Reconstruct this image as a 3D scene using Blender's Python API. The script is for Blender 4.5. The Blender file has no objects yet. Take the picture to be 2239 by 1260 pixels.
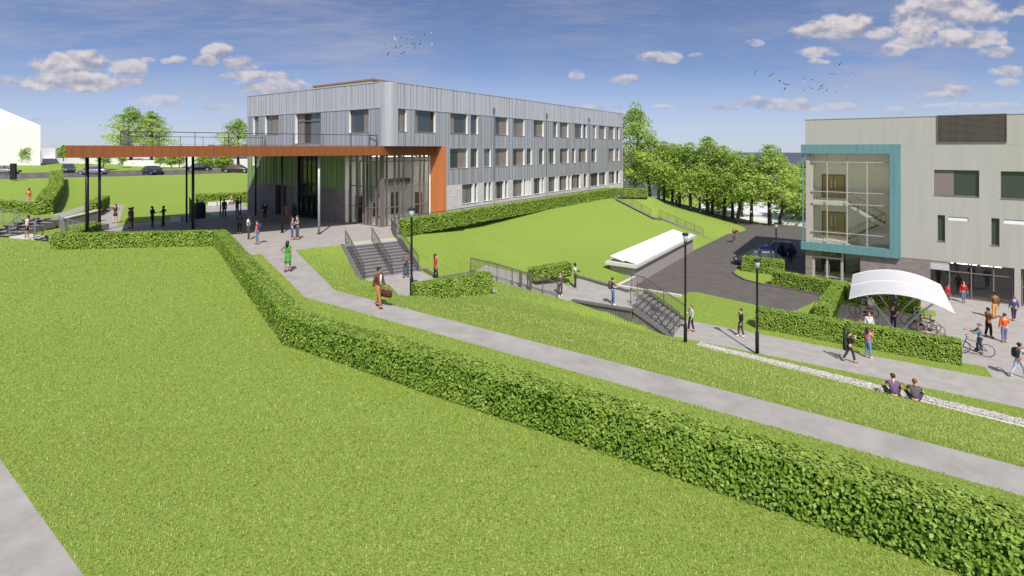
import bpy, bmesh, math, random
import numpy as np
from mathutils import Vector, Matrix
from mathutils.geometry import delaunay_2d_cdt
random.seed(7); rng = np.random.default_rng(7)
SC = bpy.context.scene; COL = SC.collection
R = math.radians
# ---------------------------------------------------------------- camera model (level camera, eye 6.7 m above the plaza)
F, CX, HV, EYE = 1131.0, 1119.5, 325.0, 6.7
A2 = Vector((.5721, .8202)); B2 = Vector((-.8202, .5721))          # the two directions of the buildings
E1 = Vector((.822, .569)); E2 = Vector((.569, -.822))              # the two directions of the entrance plaza
def V3(p, z=0.0): return Vector((p[0], p[1], z))
def P(u, v, z):
    d = F*(EYE-z)/(v-HV); return Vector(((u-CX)/F*d, d, z))
def PD(u, v, d): return Vector(((u-CX)/F*d, d, EYE-(v-HV)*d/F))
class Face:
    def __init__(s, o, d, n): s.o, s.d, s.n = Vector(o), Vector(d), Vector(n)
    def t(s, u):
        r = (u-CX)/F; return (r*s.o.y-s.o.x)/(s.d.x-r*s.d.y)
    def p(s, t, z, out=0.0):
        q = s.o+s.d*t+s.n*out; return Vector((q.x, q.y, z))
    def z(s, u, v):
        q = s.o+s.d*s.t(u); return EYE-(v-HV)*q.y/F
CC = Vector((-9.83, 42.7))
FR = Face(CC, A2, -B2); FL = Face(CC, B2, -A2); CU = CC-A2*.5; FU = Face(CU, B2, -A2)
RB = Face((26.25, 46.3), -B2, -A2)
# ---------------------------------------------------------------- materials
def lin(c): return tuple(((x/255)/12.92 if x/255 <= .04045 else ((x/255+.055)/1.055)**2.4) for x in c)
MATS = {}
def mat(name, col, rough=.7, metal=0., var=0., scale=3., bump=0., bscale=None, spec=.5, stretch=None, col2=None, emit=0.):
    if name in MATS: return MATS[name]
    m = bpy.data.materials.new(name); m.use_nodes = True; nt = m.node_tree; n = nt.nodes; b = n['Principled BSDF']
    b.inputs['Base Color'].default_value = (*col, 1); b.inputs['Roughness'].default_value = rough
    b.inputs['Metallic'].default_value = metal; b.inputs['Specular IOR Level'].default_value = spec
    if emit: b.inputs['Emission Color'].default_value = (*col, 1); b.inputs['Emission Strength'].default_value = emit
    if var or bump:
        tc = n.new('ShaderNodeTexCoord'); vec = tc.outputs['Object']
        if stretch:
            mp = n.new('ShaderNodeMapping'); mp.inputs['Scale'].default_value = stretch
            nt.links.new(vec, mp.inputs['Vector']); vec = mp.outputs['Vector']
    if var:
        nz = n.new('ShaderNodeTexNoise'); nz.inputs['Scale'].default_value = scale; nz.inputs['Detail'].default_value = 6; nz.inputs['Roughness'].default_value = .65
        nt.links.new(vec, nz.inputs['Vector'])
        cr = n.new('ShaderNodeValToRGB'); c2 = col2 or col
        lo = [max(0, x*(1-var)) for x in col]; hi = [min(1, x*(1+var)) for x in c2]
        cr.color_ramp.elements[0].position = .3; cr.color_ramp.elements[1].position = .7
        cr.color_ramp.elements[0].color = (*lo, 1); cr.color_ramp.elements[1].color = (*hi, 1)
        nt.links.new(nz.outputs['Fac'], cr.inputs['Fac']); nt.links.new(cr.outputs['Color'], b.inputs['Base Color'])
    if bump:
        nb = n.new('ShaderNodeTexNoise'); nb.inputs['Scale'].default_value = bscale or scale*4; nb.inputs['Detail'].default_value = 4
        nt.links.new(vec, nb.inputs['Vector']); bp = n.new('ShaderNodeBump'); bp.inputs['Strength'].default_value = bump; bp.inputs['Distance'].default_value = .03
        nt.links.new(nb.outputs['Fac'], bp.inputs['Height']); nt.links.new(bp.outputs['Normal'], b.inputs['Normal'])
    MATS[name] = m; return m
def leafmat(name, lo, hi, trans=.25, scale=1.2, fine=37., ramp=(.36, .64)):
    m = bpy.data.materials.new(name); m.use_nodes = True; nt = m.node_tree; n = nt.nodes; L = nt.links
    b = n['Principled BSDF']; b.inputs['Roughness'].default_value = .5; b.inputs['Specular IOR Level'].default_value = .35
    tc = n.new('ShaderNodeTexCoord'); nz = n.new('ShaderNodeTexNoise'); nz.inputs['Scale'].default_value = scale; nz.inputs['Detail'].default_value = 3
    nf = n.new('ShaderNodeTexNoise'); nf.inputs['Scale'].default_value = fine; nf.inputs['Detail'].default_value = 2
    L.new(tc.outputs['Object'], nz.inputs['Vector']); L.new(tc.outputs['Object'], nf.inputs['Vector'])
    ad = n.new('ShaderNodeMath'); ad.operation = 'MULTIPLY_ADD'; ad.inputs[1].default_value = .45
    mu = n.new('ShaderNodeMath'); mu.operation = 'MULTIPLY'; mu.inputs[1].default_value = .55
    L.new(nf.outputs['Fac'], mu.inputs[0]); L.new(nz.outputs['Fac'], ad.inputs[0]); L.new(mu.outputs[0], ad.inputs[2])
    cr = n.new('ShaderNodeValToRGB'); cr.color_ramp.elements[0].position, cr.color_ramp.elements[1].position = ramp
    cr.color_ramp.elements[0].color = (*lo, 1); cr.color_ramp.elements[1].color = (*hi, 1)
    L.new(ad.outputs[0], cr.inputs['Fac']); L.new(cr.outputs['Color'], b.inputs['Base Color'])
    tr = n.new('ShaderNodeBsdfTranslucent'); L.new(cr.outputs['Color'], tr.inputs['Color'])
    mx = n.new('ShaderNodeMixShader'); mx.inputs['Fac'].default_value = trans
    L.new(b.outputs[0], mx.inputs[1]); L.new(tr.outputs[0], mx.inputs[2]); L.new(mx.outputs[0], n['Material Output'].inputs['Surface'])
    MATS[name] = m; return m
def glassmat(name, tint=(.86, .88, .86), refl=.02, rough=.02):
    m = bpy.data.materials.new(name); m.use_nodes = True; nt = m.node_tree; n = nt.nodes; L = nt.links
    n.remove(n['Principled BSDF']); t = n.new('ShaderNodeBsdfTransparent'); t.inputs['Color'].default_value = (*tint, 1)
    g = n.new('ShaderNodeBsdfGlossy'); g.inputs['Roughness'].default_value = rough
    fr = n.new('ShaderNodeLayerWeight'); fr.inputs['Blend'].default_value = .5; pw = n.new('ShaderNodeMath'); pw.operation = 'POWER'; pw.inputs[1].default_value = 4.; L.new(fr.outputs['Facing'], pw.inputs[0])
    a = n.new('ShaderNodeMath'); a.operation = 'MULTIPLY_ADD'; a.inputs[1].default_value = .55; a.inputs[2].default_value = refl+.035; L.new(pw.outputs[0], a.inputs[0])
    mx = n.new('ShaderNodeMixShader'); L.new(a.outputs[0], mx.inputs['Fac']); L.new(t.outputs[0], mx.inputs[1]); L.new(g.outputs[0], mx.inputs[2])
    L.new(mx.outputs[0], n['Material Output'].inputs['Surface']); MATS[name] = m; return m
# ---------------------------------------------------------------- object helpers
def tag(o, label=None, cat=None, group=None, kind=None):
    if label: o['label'] = label
    if cat: o['category'] = cat
    if group: o['group'] = group
    if kind: o['kind'] = kind
    return o
def empty(name, loc, rz=0.):
    o = bpy.data.objects.new(name, None); COL.objects.link(o); o.location = loc; o.rotation_euler = (0, 0, rz); o.empty_display_size = .3; return o
def thing(name, label, cat, loc, group=None, rz=0.): return tag(empty(name, loc, rz), label, cat, group)
def wloc(o):
    v = Vector((0, 0, 0))
    while o is not None: v = v+Vector(o.location); o = o.parent
    return v
def kids(o): return list(o.children)
def copy_tree(o, parent=None):
    c = o.copy(); COL.objects.link(c); c.parent = parent
    for ch in kids(o): copy_tree(ch, c)
    return c
class MB:
    def __init__(s): s.v = []; s.f = []; s.m = []
    def add(s, vs, fs, mi=0):
        k = len(s.v); s.v += [tuple(p) for p in vs]; s.f += [tuple(i+k for i in f) for f in fs]; s.m += [mi]*len(fs); return s
    def quad(s, a, b, c, d, mi=0): return s.add([a, b, c, d], [(0, 1, 2, 3)], mi)
    def obox(s, o, a, b, c, mi=0):
        o, a, b, c = map(Vector, (o, a, b, c))
        if a.cross(b).dot(c) < 0: a, b = b, a
        vs = [o, o+a, o+a+b, o+b, o+c, o+a+c, o+a+b+c, o+b+c]
        return s.add(vs, [(3, 2, 1, 0), (4, 5, 6, 7), (0, 1, 5, 4), (1, 2, 6, 5), (2, 3, 7, 6), (3, 0, 4, 7)], mi)
    def box(s, x0, x1, y0, y1, z0, z1, mi=0): return s.obox((x0, y0, z0), (x1-x0, 0, 0), (0, y1-y0, 0), (0, 0, z1-z0), mi)
    def bar(s, p, q, w, h, mi=0, up=(0, 0, 1)):            # rectangular bar from p to q, centred
        p, q = Vector(p), Vector(q); d = (q-p).normalized(); x = d.cross(Vector(up))
        x = x.normalized() if x.length > 1e-6 else Vector((1, 0, 0)); y = x.cross(d)
        return s.obox(p-x*w/2-y*h/2, x*w, y*h, q-p, mi)
    def tube(s, p, q, r, r2=None, n=8, mi=0, caps=True):
        p, q = Vector(p), Vector(q); r2 = r if r2 is None else r2; d = (q-p).normalized()
        x = d.cross(Vector((0, 0, 1))); x = x.normalized() if x.length > 1e-4 else Vector((1, 0, 0)); y = d.cross(x); vs = []
        for k in range(n):
            a = 2*math.pi*k/n; vs.append(p+(x*math.cos(a)+y*math.sin(a))*r)
        for k in range(n):
            a = 2*math.pi*k/n; vs.append(q+(x*math.cos(a)+y*math.sin(a))*r2)
        fs = [(k, (k+1) % n, n+(k+1) % n, n+k) for k in range(n)]
        if caps: fs += [tuple(range(n-1, -1, -1)), tuple(range(n, 2*n))]
        return s.add(vs, fs, mi)
    def path(s, pts, r, n=6, mi=0):
        for i in range(len(pts)-1): s.tube(pts[i], pts[i+1], r if not callable(r) else r(i/(len(pts)-1)), r if not callable(r) else r((i+1)/(len(pts)-1)), n, mi)
        return s
    def lathe(s, prof, c=(0, 0, 0), n=12, mi=0):
        vs = []; c = Vector(c)
        for r, z in prof:
            for k in range(n): a = 2*math.pi*k/n; vs.append(c+Vector((r*math.cos(a), r*math.sin(a), z)))
        fs = [(j*n+k, j*n+(k+1) % n, (j+1)*n+(k+1) % n, (j+1)*n+k) for j in range(len(prof)-1) for k in range(n)]
        return s.add(vs, fs+[tuple(range(n-1, -1, -1)), tuple(range((len(prof)-1)*n, len(prof)*n))], mi)
    def prism(s, poly, z0, z1, mi=0):
        n = len(poly); vs = [V3(p, z0) for p in poly]+[V3(p, z1) for p in poly]
        return s.add(vs, [tuple(range(n-1, -1, -1)), tuple(range(n, 2*n))]+[(k, (k+1) % n, n+(k+1) % n, n+k) for k in range(n)], mi)
    def loft(s, rings, mi=0, caps=True, closed=True):
        n = len(rings[0]); vs = [p for r in rings for p in r]; m = n if closed else n-1
        fs = [(j*n+k, j*n+(k+1) % n, (j+1)*n+(k+1) % n, (j+1)*n+k) for j in range(len(rings)-1) for k in range(m)]
        if caps and closed: fs += [tuple(range(n-1, -1, -1)), tuple(range((len(rings)-1)*n, len(rings)*n))]
        return s.add(vs, fs, mi)
    def ball(s, c, rx, ry, rz, n=10, m=7, mi=0):
        c = Vector(c); rings = []
        for j in range(1, m):
            t = math.pi*j/m; rings.append([c+Vector((rx*math.sin(t)*math.cos(2*math.pi*k/n), ry*math.sin(t)*math.sin(2*math.pi*k/n), -rz*math.cos(t))) for k in range(n)])
        return s.loft(rings, mi)
    def build(s, name, mats, parent=None, smooth=False, world=True, fix=True):
        off = wloc(parent) if (parent is not None and world) else Vector((0, 0, 0))
        me = bpy.data.meshes.new(name); me.from_pydata([(p[0]-off.x, p[1]-off.y, p[2]-off.z) for p in s.v], [], s.f)
        mats = mats if isinstance(mats, (list, tuple)) else [mats]
        for m in mats: me.materials.append(m)
        me.polygons.foreach_set('material_index', s.m)
        if fix:
            bm = bmesh.new(); bm.from_mesh(me); bmesh.ops.recalc_face_normals(bm, faces=bm.faces); bm.to_mesh(me); bm.free()
        if smooth: me.polygons.foreach_set('use_smooth', [True]*len(me.polygons))
        me.update(); o = bpy.data.objects.new(name, me); COL.objects.link(o); o.parent = parent; return o
def np_mesh(name, verts, faces_n, k, m, parent=None, smooth=False):
    """verts (N,3) array; consecutive groups of k vertices form faces"""
    me = bpy.data.meshes.new(name); nv = len(verts); nf = nv//k
    me.vertices.add(nv); me.vertices.foreach_set('co', np.ascontiguousarray(verts, dtype=np.float32).ravel())
    me.loops.add(nv); me.loops.foreach_set('vertex_index', np.arange(nv, dtype=np.int32))
    me.polygons.add(nf); me.polygons.foreach_set('loop_start', np.arange(0, nv, k, dtype=np.int32))
    me.materials.append(m); me.update(calc_edges=True); me.validate()
    o = bpy.data.objects.new(name, me); COL.objects.link(o); o.parent = parent; return o
# ---------------------------------------------------------------- the materials used
G = (.115, .19, .030)
m_grass = mat('lawn_grass', (.22, .315, .050), .9, 0, .42, 42, .9, 70, .1, None, (.265, .36, .066))
m_blade = leafmat('grass_blade', (.085, .15, .010), (.72, .81, .215), .44, 19., 64., (.41, .59))  # random blade tones; the wide dark end also paints in shadow specks
m_leaf = leafmat('hedge_leaf', (.135, .245, .018), (.375, .515, .085), .33, 2.6, 14.)
m_leaf2 = leafmat('clipped_leaf', (.17, .285, .022), (.43, .565, .10), .33, 2.6, 14.)
m_toplit = leafmat('hedge_leaf_toplit', (.19, .315, .030), (.47, .61, .13), .36, 2.6, 14.)  # paler leaf colour for hedge tops, painting in the light from above
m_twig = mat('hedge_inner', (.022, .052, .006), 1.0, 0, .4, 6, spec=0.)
m_tree = leafmat('tree_leaf', (.27, .42, .068), (.72, .84, .235), .50, 1.6, 7.)
m_bark = mat('bark', (.055, .042, .032), .9, 0, .4, 5, .6, 20)
m_conc = mat('paving', (.372, .345, .312), .85, 0, .13, 1.6, .15, 30, .3)
m_path = mat('path_concrete', (.352, .327, .296), .85, 0, .16, 1.1, .15, 24, .3)
m_asph = mat('asphalt', (.122, .106, .094), .85, 0, .2, 1.5, .3, 40, .3)
m_kerb = mat('kerb_stone', (.13, .12, .12), .8, 0, .2, 4)
m_white = mat('white_paint', (.82, .81, .80), .6)
m_mass = mat('white_render', (.72, .70, .695), .7)
m_zinc = mat('zinc_cladding', (.45, .45, .48), .42, .35, .12, .5, 0, None, .5, (6, 6, .35))
m_zrib = mat('zinc_rib', (.56, .56, .60), .4, .3)
m_zrid = mat('zinc_joint', (.21, .21, .225), .5, .4)
m_green = mat('green_cladding', (.26, .36, .15), .6, 0, .14, .6, 0, None, .4, (5, 5, .3))
m_greenj = mat('green_joint', (.10, .17, .05), .7)
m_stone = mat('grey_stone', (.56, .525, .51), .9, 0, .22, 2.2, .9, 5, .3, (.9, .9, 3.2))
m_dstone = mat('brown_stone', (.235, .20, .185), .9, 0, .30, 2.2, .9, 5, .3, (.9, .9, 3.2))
m_rev = mat('window_reveal', (.80, .79, .77), .6)
m_panel = mat('vent_panel', (.215, .175, .16), .6, 0, .08, 3)
m_pane = mat('dark_glass', (.045, .055, .055), .06, 0, 0, 1, 0, None, .8)
m_pane2 = mat('grey_glass', (.12, .135, .13), .08, 0, 0, 1, 0, None, .7)
m_frame = mat('bronze_frame', (.20, .165, .15), .55, .2)
m_dark = mat('dark_metal', (.022, .022, .024), .45, .3)
m_rail = mat('rail_metal', (.15, .14, .13), .5, .5)
m_pier = mat('orange_cladding', (.56, .195, .065), .6, .0, .06, .7, 0, None, .4, (5, 5, .4))
m_orange = mat('rust_cladding', (.235, .072, .018), .6, .0, .08, .7, 0, None, .4, (5, 5, .4))
m_orangej = mat('rust_joint', (.16, .050, .018), .6)
m_teal = mat('teal_cladding', (.135, .275, .285), .5, .1, .08, .6, 0, None, .4, (5, 5, .4))
m_tealj = mat('teal_joint', (.07, .16, .17), .6)
m_pale = mat('pale_cladding', (.435, .42, .375), .55, .1, .06, .5, 0, None, .4, (4, 4, .3))
m_palej = mat('pale_joint', (.40, .39, .35), .6)
m_clear = glassmat('clear_glass'); m_smoke = glassmat('grey_clear_glass', (.78, .80, .79), .02)
m_int = mat('interior_wall', (.62, .61, .58), .8, 0, .03, 1); m_intd = mat('interior_dark', (.05, .05, .05), .8)
m_wood = mat('oak_door', (.30, .21, .10), .5, 0, .15, 2, 0, None, .4, (8, 8, .6))
m_legs = mat('pale_painted_steel', (.46, .48, .45), .45, .2)
m_steel = mat('galvanised_steel', (.42, .43, .43), .4, .7)
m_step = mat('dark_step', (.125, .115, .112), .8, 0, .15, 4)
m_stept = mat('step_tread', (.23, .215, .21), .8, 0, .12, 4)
m_yel = mat('yellow_edge', (.62, .55, .27), .7)
m_black = mat('black_rubber', (.018, .018, .018), .7)
m_coping = mat('pale_coping', (.58, .55, .50), .8, 0, .08, 4)
# ================================================================ GROUND: one triangulated terrain, split into surfaces
S0 = Vector((-11.70, 36.15))                                      # top left corner of the entrance stairs
def S(a, b): q = S0+E1*a+E2*b; return (q.x, q.y)
def W3(p, z): return (p[0], p[1], z)
def px(*l): return [tuple(P(u, v, z)) for u, v, z in l]
def al(p, d, t, z=None): return (p[0]+d.x*t, p[1]+d.y*t, p[2] if z is None else z)
hedge_t0 = (-8.5, 39.9); hedge_t1 = (14.2, 71.4); hedge_t2 = (18.6, 71.2)
reg = {}
reg['plaza'] = px((535, 559, 0), (571, 555.5, 0), (644.5, 547, 0), (753.6, 534.6, 0))+[W3(S(3.87, 0), 0), (-8.6, 39.4, 0), (-7.4, 41.2, 0), (-5.5, 46, 0), (-12, 52, 0), (-27.8, 56.2, 0), (-31, 60, 0)]+\
    px((536, 443, 0), (438, 450, 0), (465, 472, 0), (378, 481, 0), (258.6, 493, 0), (271, 448, 0), (236, 449, 0), (190, 514, 0), (196, 525, 0), (493, 513, 0))
pU = P(732, 635, -.3); pL = P(666, 650, -.3)
pUe = P(2600, 1114.7, -.3); pLe = P(2600, 1184.5, -.3)
reg['path'] = px((571, 555.5, 0), (644.5, 547, 0))+[tuple(pU), tuple(pUe), tuple(pLe), tuple(pL)]
q0, q1 = Vector((-11.8, 11.9)), Vector((-7.06, 8.46)); n2 = -A2
reg['near_path'] = [W3(q0+B2*16, -.25), W3(q1-B2*9, -.3), W3(q1-B2*9+n2*2.6, -.3), W3(q0+B2*16+n2*2.6, -.25)]
LZ1, LZ2, LZ3 = -1.65, -3.5, -5.0
reg['steps_bed'] = [W3(S(0, 0), 0), W3(S(3.87, 0), 0), W3(S(3.87, 3.85), LZ1), W3(S(0, 3.85), LZ1)]
reg['landing'] = [W3(S(0, 3.85), LZ1), W3(S(3.87, 3.85), LZ1), W3(S(3.87, 6.3), LZ1), (-2.7, 34.5, LZ1), (-2.0, 33.4, LZ1), (-.75, 29.75, LZ1), W3(S(0, 11.4), LZ1)]
reg['ramp'] = [(-2.7, 34.5, LZ1), (3.0, 35.3, LZ2), (4.2, 38.4, LZ2), (-1.9, 37.0, LZ1)]
l2 = px((1240, 658, LZ2), (1254, 655.3, LZ2), (1384.6, 677.6, LZ2))
reg['lower_landing'] = l2+[(7.75, 33.9, LZ2), (9.45, 36.9, LZ2)]+px((1368, 638, LZ2), (1266.6, 608.8, LZ2))+[(4.2, 38.4, LZ2), (3.0, 35.3, LZ2)]
reg['lower_steps_bed'] = [(7.75, 33.9, LZ2), (10.08, 32.27, LZ3), (11.78, 35.27, LZ3), (9.45, 36.9, LZ2)]
Z = LZ3
reg['island'] = px((1601, 596, Z), (1609.5, 586.7, Z), (1625, 581, Z), (1722, 590, Z), (1800, 612, Z), (1850, 628, Z), (1838, 655, Z), (1804.8, 649, Z), (1658.7, 621.6, Z), (1627, 613.6, Z), (1609, 604, Z))
reg['planting'] = px((1838, 665, Z), (2020, 693, Z), (2047, 693, Z), (2046, 682, Z), (1990, 668, Z), (1856, 645, Z))
rbl = [tuple(RB.p(t, Z, -2.5)) for t in (1.0, 20.0)]
reg['lower_plaza'] = [(10.08, 32.27, Z), (11.78, 35.27, Z)]+px((1521, 704, Z), (1740, 745.5, Z), (1820, 761, Z), (2058, 807, Z), (2172, 827.5, Z), (2155, 802.8, Z), (2106, 794, Z))+[tuple(P(2090, 788, Z)), tuple(P(1827, 709, Z)), tuple(P(1838, 665, Z)), tuple(P(1856, 645, Z))]+rbl+\
    px((2600, 967.5, Z), (2239, 893, Z), (1820, 806, Z), (1633, 768, Z))
reg['road'] = [(8.57, 41.5, Z)]+px((1387.6, 625, Z), (1515, 549.5, Z), (1562, 527, Z), (1590, 513, Z), (1620, 508, Z), (1632, 504.5, Z), (1628, 497, Z), (1607, 489, Z), (1509, 461, -3.8), (1424, 436.8, -2), (1431, 432.8, -2), (1516, 453.5, -3.8), (1614, 484.5, Z), (1757, 497.6, Z), (1850, 501, Z))+\
    [(52, 58, Z), (34, 52, Z), (30, 45, Z)]+px((1850, 628, Z), (1838, 655, Z), (1804.8, 649, Z), (1730, 683.5, Z), (1659, 668, Z), (1530, 640, Z), (1507, 639.5, Z), (1489, 646, Z), (1480, 652, Z))
reg['far_road'] = px((-500, 406, 2.3), (0, 392, 2.3), (126, 389, 2.3), (255, 386, 2.3), (420, 381.3, 2.3), (539, 377, 2.3), (700, 372, 2.3), (700, 364.5, 2.3), (539, 367.5, 2.3), (420, 370.5, 2.3), (255, 373.5, 2.3), (100, 377, 2.3), (0, 380, 2.3), (-500, 390, 2.3))
reg['left_path'] = px((0, 440, 1.0), (30, 439, 1.0), (98, 436, 1.0), (100, 447, .6), (60, 449, .6), (0, 451, .6))
reg['left_walk'] = px((112, 470, .25), (150, 460, .3), (182, 450, .35), (203, 450, .35), (190, 457, .3), (165, 466, .25), (132, 476, .2))
gU = P(1549, 753, -4.85); gUe = P(2600, 1003.5, -4.85)
reg['gravel'] = px((1527, 750.5, -4.8), (1559, 760, -4.8), (2239, 918.8, -4.8), (2600, 1003, -4.8), (2600, 1019.5, -4.8), (2239, 934.6, -4.8), (1539, 760, -4.8), (1522, 756, -4.8))
extra = [(-60, -5, -.2), (60, -8, -.6), (-45, 20, -.1), (0, -20, -.3), (35, -2, -1.2), (-20, 3, -.3), (-36, 32, 0), (-55, 30, -.3), (-60, 48, .2),
         (*hedge_t0, 0), (*hedge_t1, 0), (*hedge_t2, 0), (20.5, 74, -.4), (-46, 42, 0), (-40, 38, 0), (-38, 47, .15), (-9.8, 42.7, 0), (17.8, 81.5, 0), (1, 96, 0), (-40, 75, .9),
         (-14.5, 29, -.1), (-6.5, 27.5, -.55), (-3.4, 26.2, -.9),
         (7.0, 44.0, -3.4), (9.1, 45.6, -4.1), (16.5, 58.8, -4.1), (8.45, 41.15, -4.35), (10.9, 40.75, -4.6), (13.2, 40.25, -4.9), (8.2, 41.7, -4.3), (10.0, 44.1, -4.25), (9.7, 45.2, -4.2), *[(p.x-.14, p.y-.2, z_) for p, z_ in ((P(1262, 656.6, LZ2), -3.56), (P(1320, 667, LZ2), -3.95), (P(1384.6, 677.6, LZ2), -4.35))], (9.55, 31.95, -5.05), (8.6, 32.1, -4.7), (2, 42.5, -3.2), (-2.0, 40.5, -2.1), (-5.5, 37.2, -1.4),
         (13.4, 67.5, .0), (18.4, 67.3, -2.55), (19.7, 67.2, -2.66), (25.5, 66.8, -5.1), (13.4, 69.3, .0), (18.4, 69.1, -2.5), (19.7, 69.0, -2.6), (25.7, 68.6, -5.0), (28.5, 72, -4.2), (24.5, 76, -2.6), (20.5, 60, -4.6),
         (36, 99, -7.2), (50, 90.5, -7.8), (62, 82, -8.2), (27, 100, -5), (31, 112, -4.2), (45, 110, -7.5), (75, 85, -7.5), (60, 110, -8.5), (90, 100, -8.5), (95, 60, -6),
         (-97.3, 108, 3.65), (-87.6, 114, 3.2), (-73.8, 116, 2.6), (-62, 118, 2.3), (-112, 104, 4.0), (-130, 100, 4.0), (-42, 128, 2.6), (-20, 110, 1.5), (-100, 70, 2.6), (-120, 40, 1)]
for a in np.linspace(0, 2*math.pi, 25)[:-1]:
    c, s_ = math.cos(a), math.sin(a)
    zz = 2.5 if c < -.3 else (-8.5 if c > .25 else -2)
    extra += [(170*c, 170*s_, zz if s_ > 0 else -1), (3000*c, 3000*s_, -14 if c > -.3 else -2)]
pts, idx, edges, zz = [], {}, [], []
def vid(p):
    k = (round(p[0], 2), round(p[1], 2))
    if k not in idx: idx[k] = len(pts); pts.append(Vector((p[0], p[1]))); zz.append(p[2])
    return idx[k]
for nm, poly in reg.items():
    ids = [vid(p) for p in poly]; edges += [(ids[i], ids[(i+1) % len(ids)]) for i in range(len(ids)) if ids[i] != ids[(i+1) % len(ids)]]
for p in extra: vid(p)
tv, te, tf, ov, oe, of = delaunay_2d_cdt(pts, edges, [], 0, 1e-3)
tz = []
for i, v in enumerate(tv):
    if ov[i]: tz.append(zz[ov[i][0]]); continue
    best = (9e9, 0.)
    for a, b in edges:
        pa, pb = pts[a], pts[b]; d = pb-pa; t = max(0, min(1, (v-pa).dot(d)/d.length_squared)); e = (pa+d*t-v).length
        if e < best[0]: best = (e, zz[a]*(1-t)+zz[b]*t)
    tz.append(best[1])
TV = np.array([(v.x, v.y, z) for v, z in zip(tv, tz)])
TF = np.array([f for f in tf if len(f) == 3])
def inpoly(x, y, poly):
    c = False; n = len(poly); j = n-1
    for i in range(n):
        xi, yi, xj, yj = poly[i][0], poly[i][1], poly[j][0], poly[j][1]
        if (yi > y) != (yj > y) and x < (xj-xi)*(y-yi)/(yj-yi)+xi: c = not c
        j = i
    return c
order = ['island', 'planting', 'gravel', 'steps_bed', 'lower_steps_bed', 'landing', 'lower_landing', 'ramp', 'path', 'near_path', 'plaza', 'lower_plaza', 'road', 'far_road', 'left_path', 'left_walk']
cls = []
for f in TF:
    c = TV[f].mean(0); nm = 'ground'
    for k in order:
        if inpoly(c[0], c[1], reg[k]): nm = k; break
    cls.append({'island': 'ground', 'planting': 'ground'}.get(nm, nm))
cls = np.array(cls)
a_, b_, c_ = TV[TF[:, 0]], TV[TF[:, 1]], TV[TF[:, 2]]
den = (b_[:, 1]-c_[:, 1])*(a_[:, 0]-c_[:, 0])+(c_[:, 0]-b_[:, 0])*(a_[:, 1]-c_[:, 1]); den[abs(den) < 1e-12] = 1e-12
def tri_at(x, y):
    l1 = ((b_[:, 1]-c_[:, 1])*(x-c_[:, 0])+(c_[:, 0]-b_[:, 0])*(y-c_[:, 1]))/den
    l2_ = ((c_[:, 1]-a_[:, 1])*(x-c_[:, 0])+(a_[:, 0]-c_[:, 0])*(y-c_[:, 1]))/den
    m = np.minimum(np.minimum(l1, l2_), 1-l1-l2_); i = int(m.argmax()); return i, l1[i], l2_[i]
def gz(x, y):
    i, p, q = tri_at(x, y); return float(a_[i, 2]*p+b_[i, 2]*q+c_[i, 2]*(1-p-q))
surf = {'ground': ('ground', m_grass), 'plaza': ('pavement', m_conc), 'path': ('path', m_path), 'near_path': ('path', m_path), 'landing': ('pavement', m_conc), 'ramp': ('path', m_conc),
        'lower_landing': ('pavement', m_conc), 'lower_plaza': ('pavement', m_conc), 'road': ('road', m_asph), 'far_road': ('road', m_asph), 'left_path': ('path', m_path), 'left_walk': ('path', m_path),
        'steps_bed': ('ground', m_step), 'lower_steps_bed': ('ground', m_step), 'gravel': ('path', m_coping)}
for k, (nm, m) in surf.items():
    tr = TF[cls == k]
    if not len(tr): continue
    mb = MB(); dz = {'steps_bed': -.25, 'lower_steps_bed': -.25}.get(k, 0)
    mb.add([tuple(p+np.array((0, 0, dz))) for p in TV], [tuple(t) for t in tr]); o = mb.build(nm, m)
    bm = bmesh.new(); bm.from_mesh(o.data); bmesh.ops.delete(bm, geom=[v for v in bm.verts if not v.link_faces], context='VERTS')
    for fc in bm.faces:
        fc.normal_update()
        if fc.normal.z < 0: fc.normal_flip()
    bm.to_mesh(o.data); bm.free(); tag(o, kind='structure')
    if k == 'ground': ground = o
far_i = {}
bm = bmesh.new(); bm.from_mesh(ground.data); ff = [f for f in bm.faces if max(v.co.length for v in f.verts) > 900]; vs_ = [v.co.copy() for f in ff for v in f.verts]
bmesh.ops.delete(bm, geom=ff, context='FACES'); bm.to_mesh(ground.data); bm.free()
mb = MB()
for i in range(0, len(vs_), 3): mb.add(vs_[i:i+3], [(0, 1, 2)])
o = mb.build('terrain', mat('far_plain', (.10, .115, .15), 1.0, 0, .2, .004, spec=.0), fix=False); tag(o, kind='structure')
ground.data.polygons.foreach_set('use_smooth', [True]*len(ground.data.polygons))
# paved and kerbed edges
def strip(name, pts3, w, h, m, side=1, drop=.3):
    mb = MB(); pts3 = [Vector(p) for p in pts3]; n = len(pts3); offs = []
    for i in range(n):
        d = (pts3[min(i+1, n-1)]-pts3[max(i-1, 0)]); d.z = 0; d.normalize(); offs.append(Vector((-d.y, d.x, 0))*w*side)
    rings = [[p+Vector((0, 0, -drop)), p+o+Vector((0, 0, -drop)), p+o+Vector((0, 0, h)), p+Vector((0, 0, h))] for p, o in zip(pts3, offs)]
    return mb.loft(rings).build(name, m)
tag(strip('kerb', px((1601, 596, Z), (1604, 600, Z), (1609, 604, Z), (1627, 613.6, Z), (1658.7, 621.6, Z), (1804.8, 649, Z)), .16, .12, m_kerb), kind='structure')
tag(strip('kerb', px((1722, 590, Z), (1625, 581, Z), (1609.5, 586.7, Z), (1603, 592, Z), (1601, 596, Z)), .16, .12, m_kerb), kind='structure')
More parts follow.
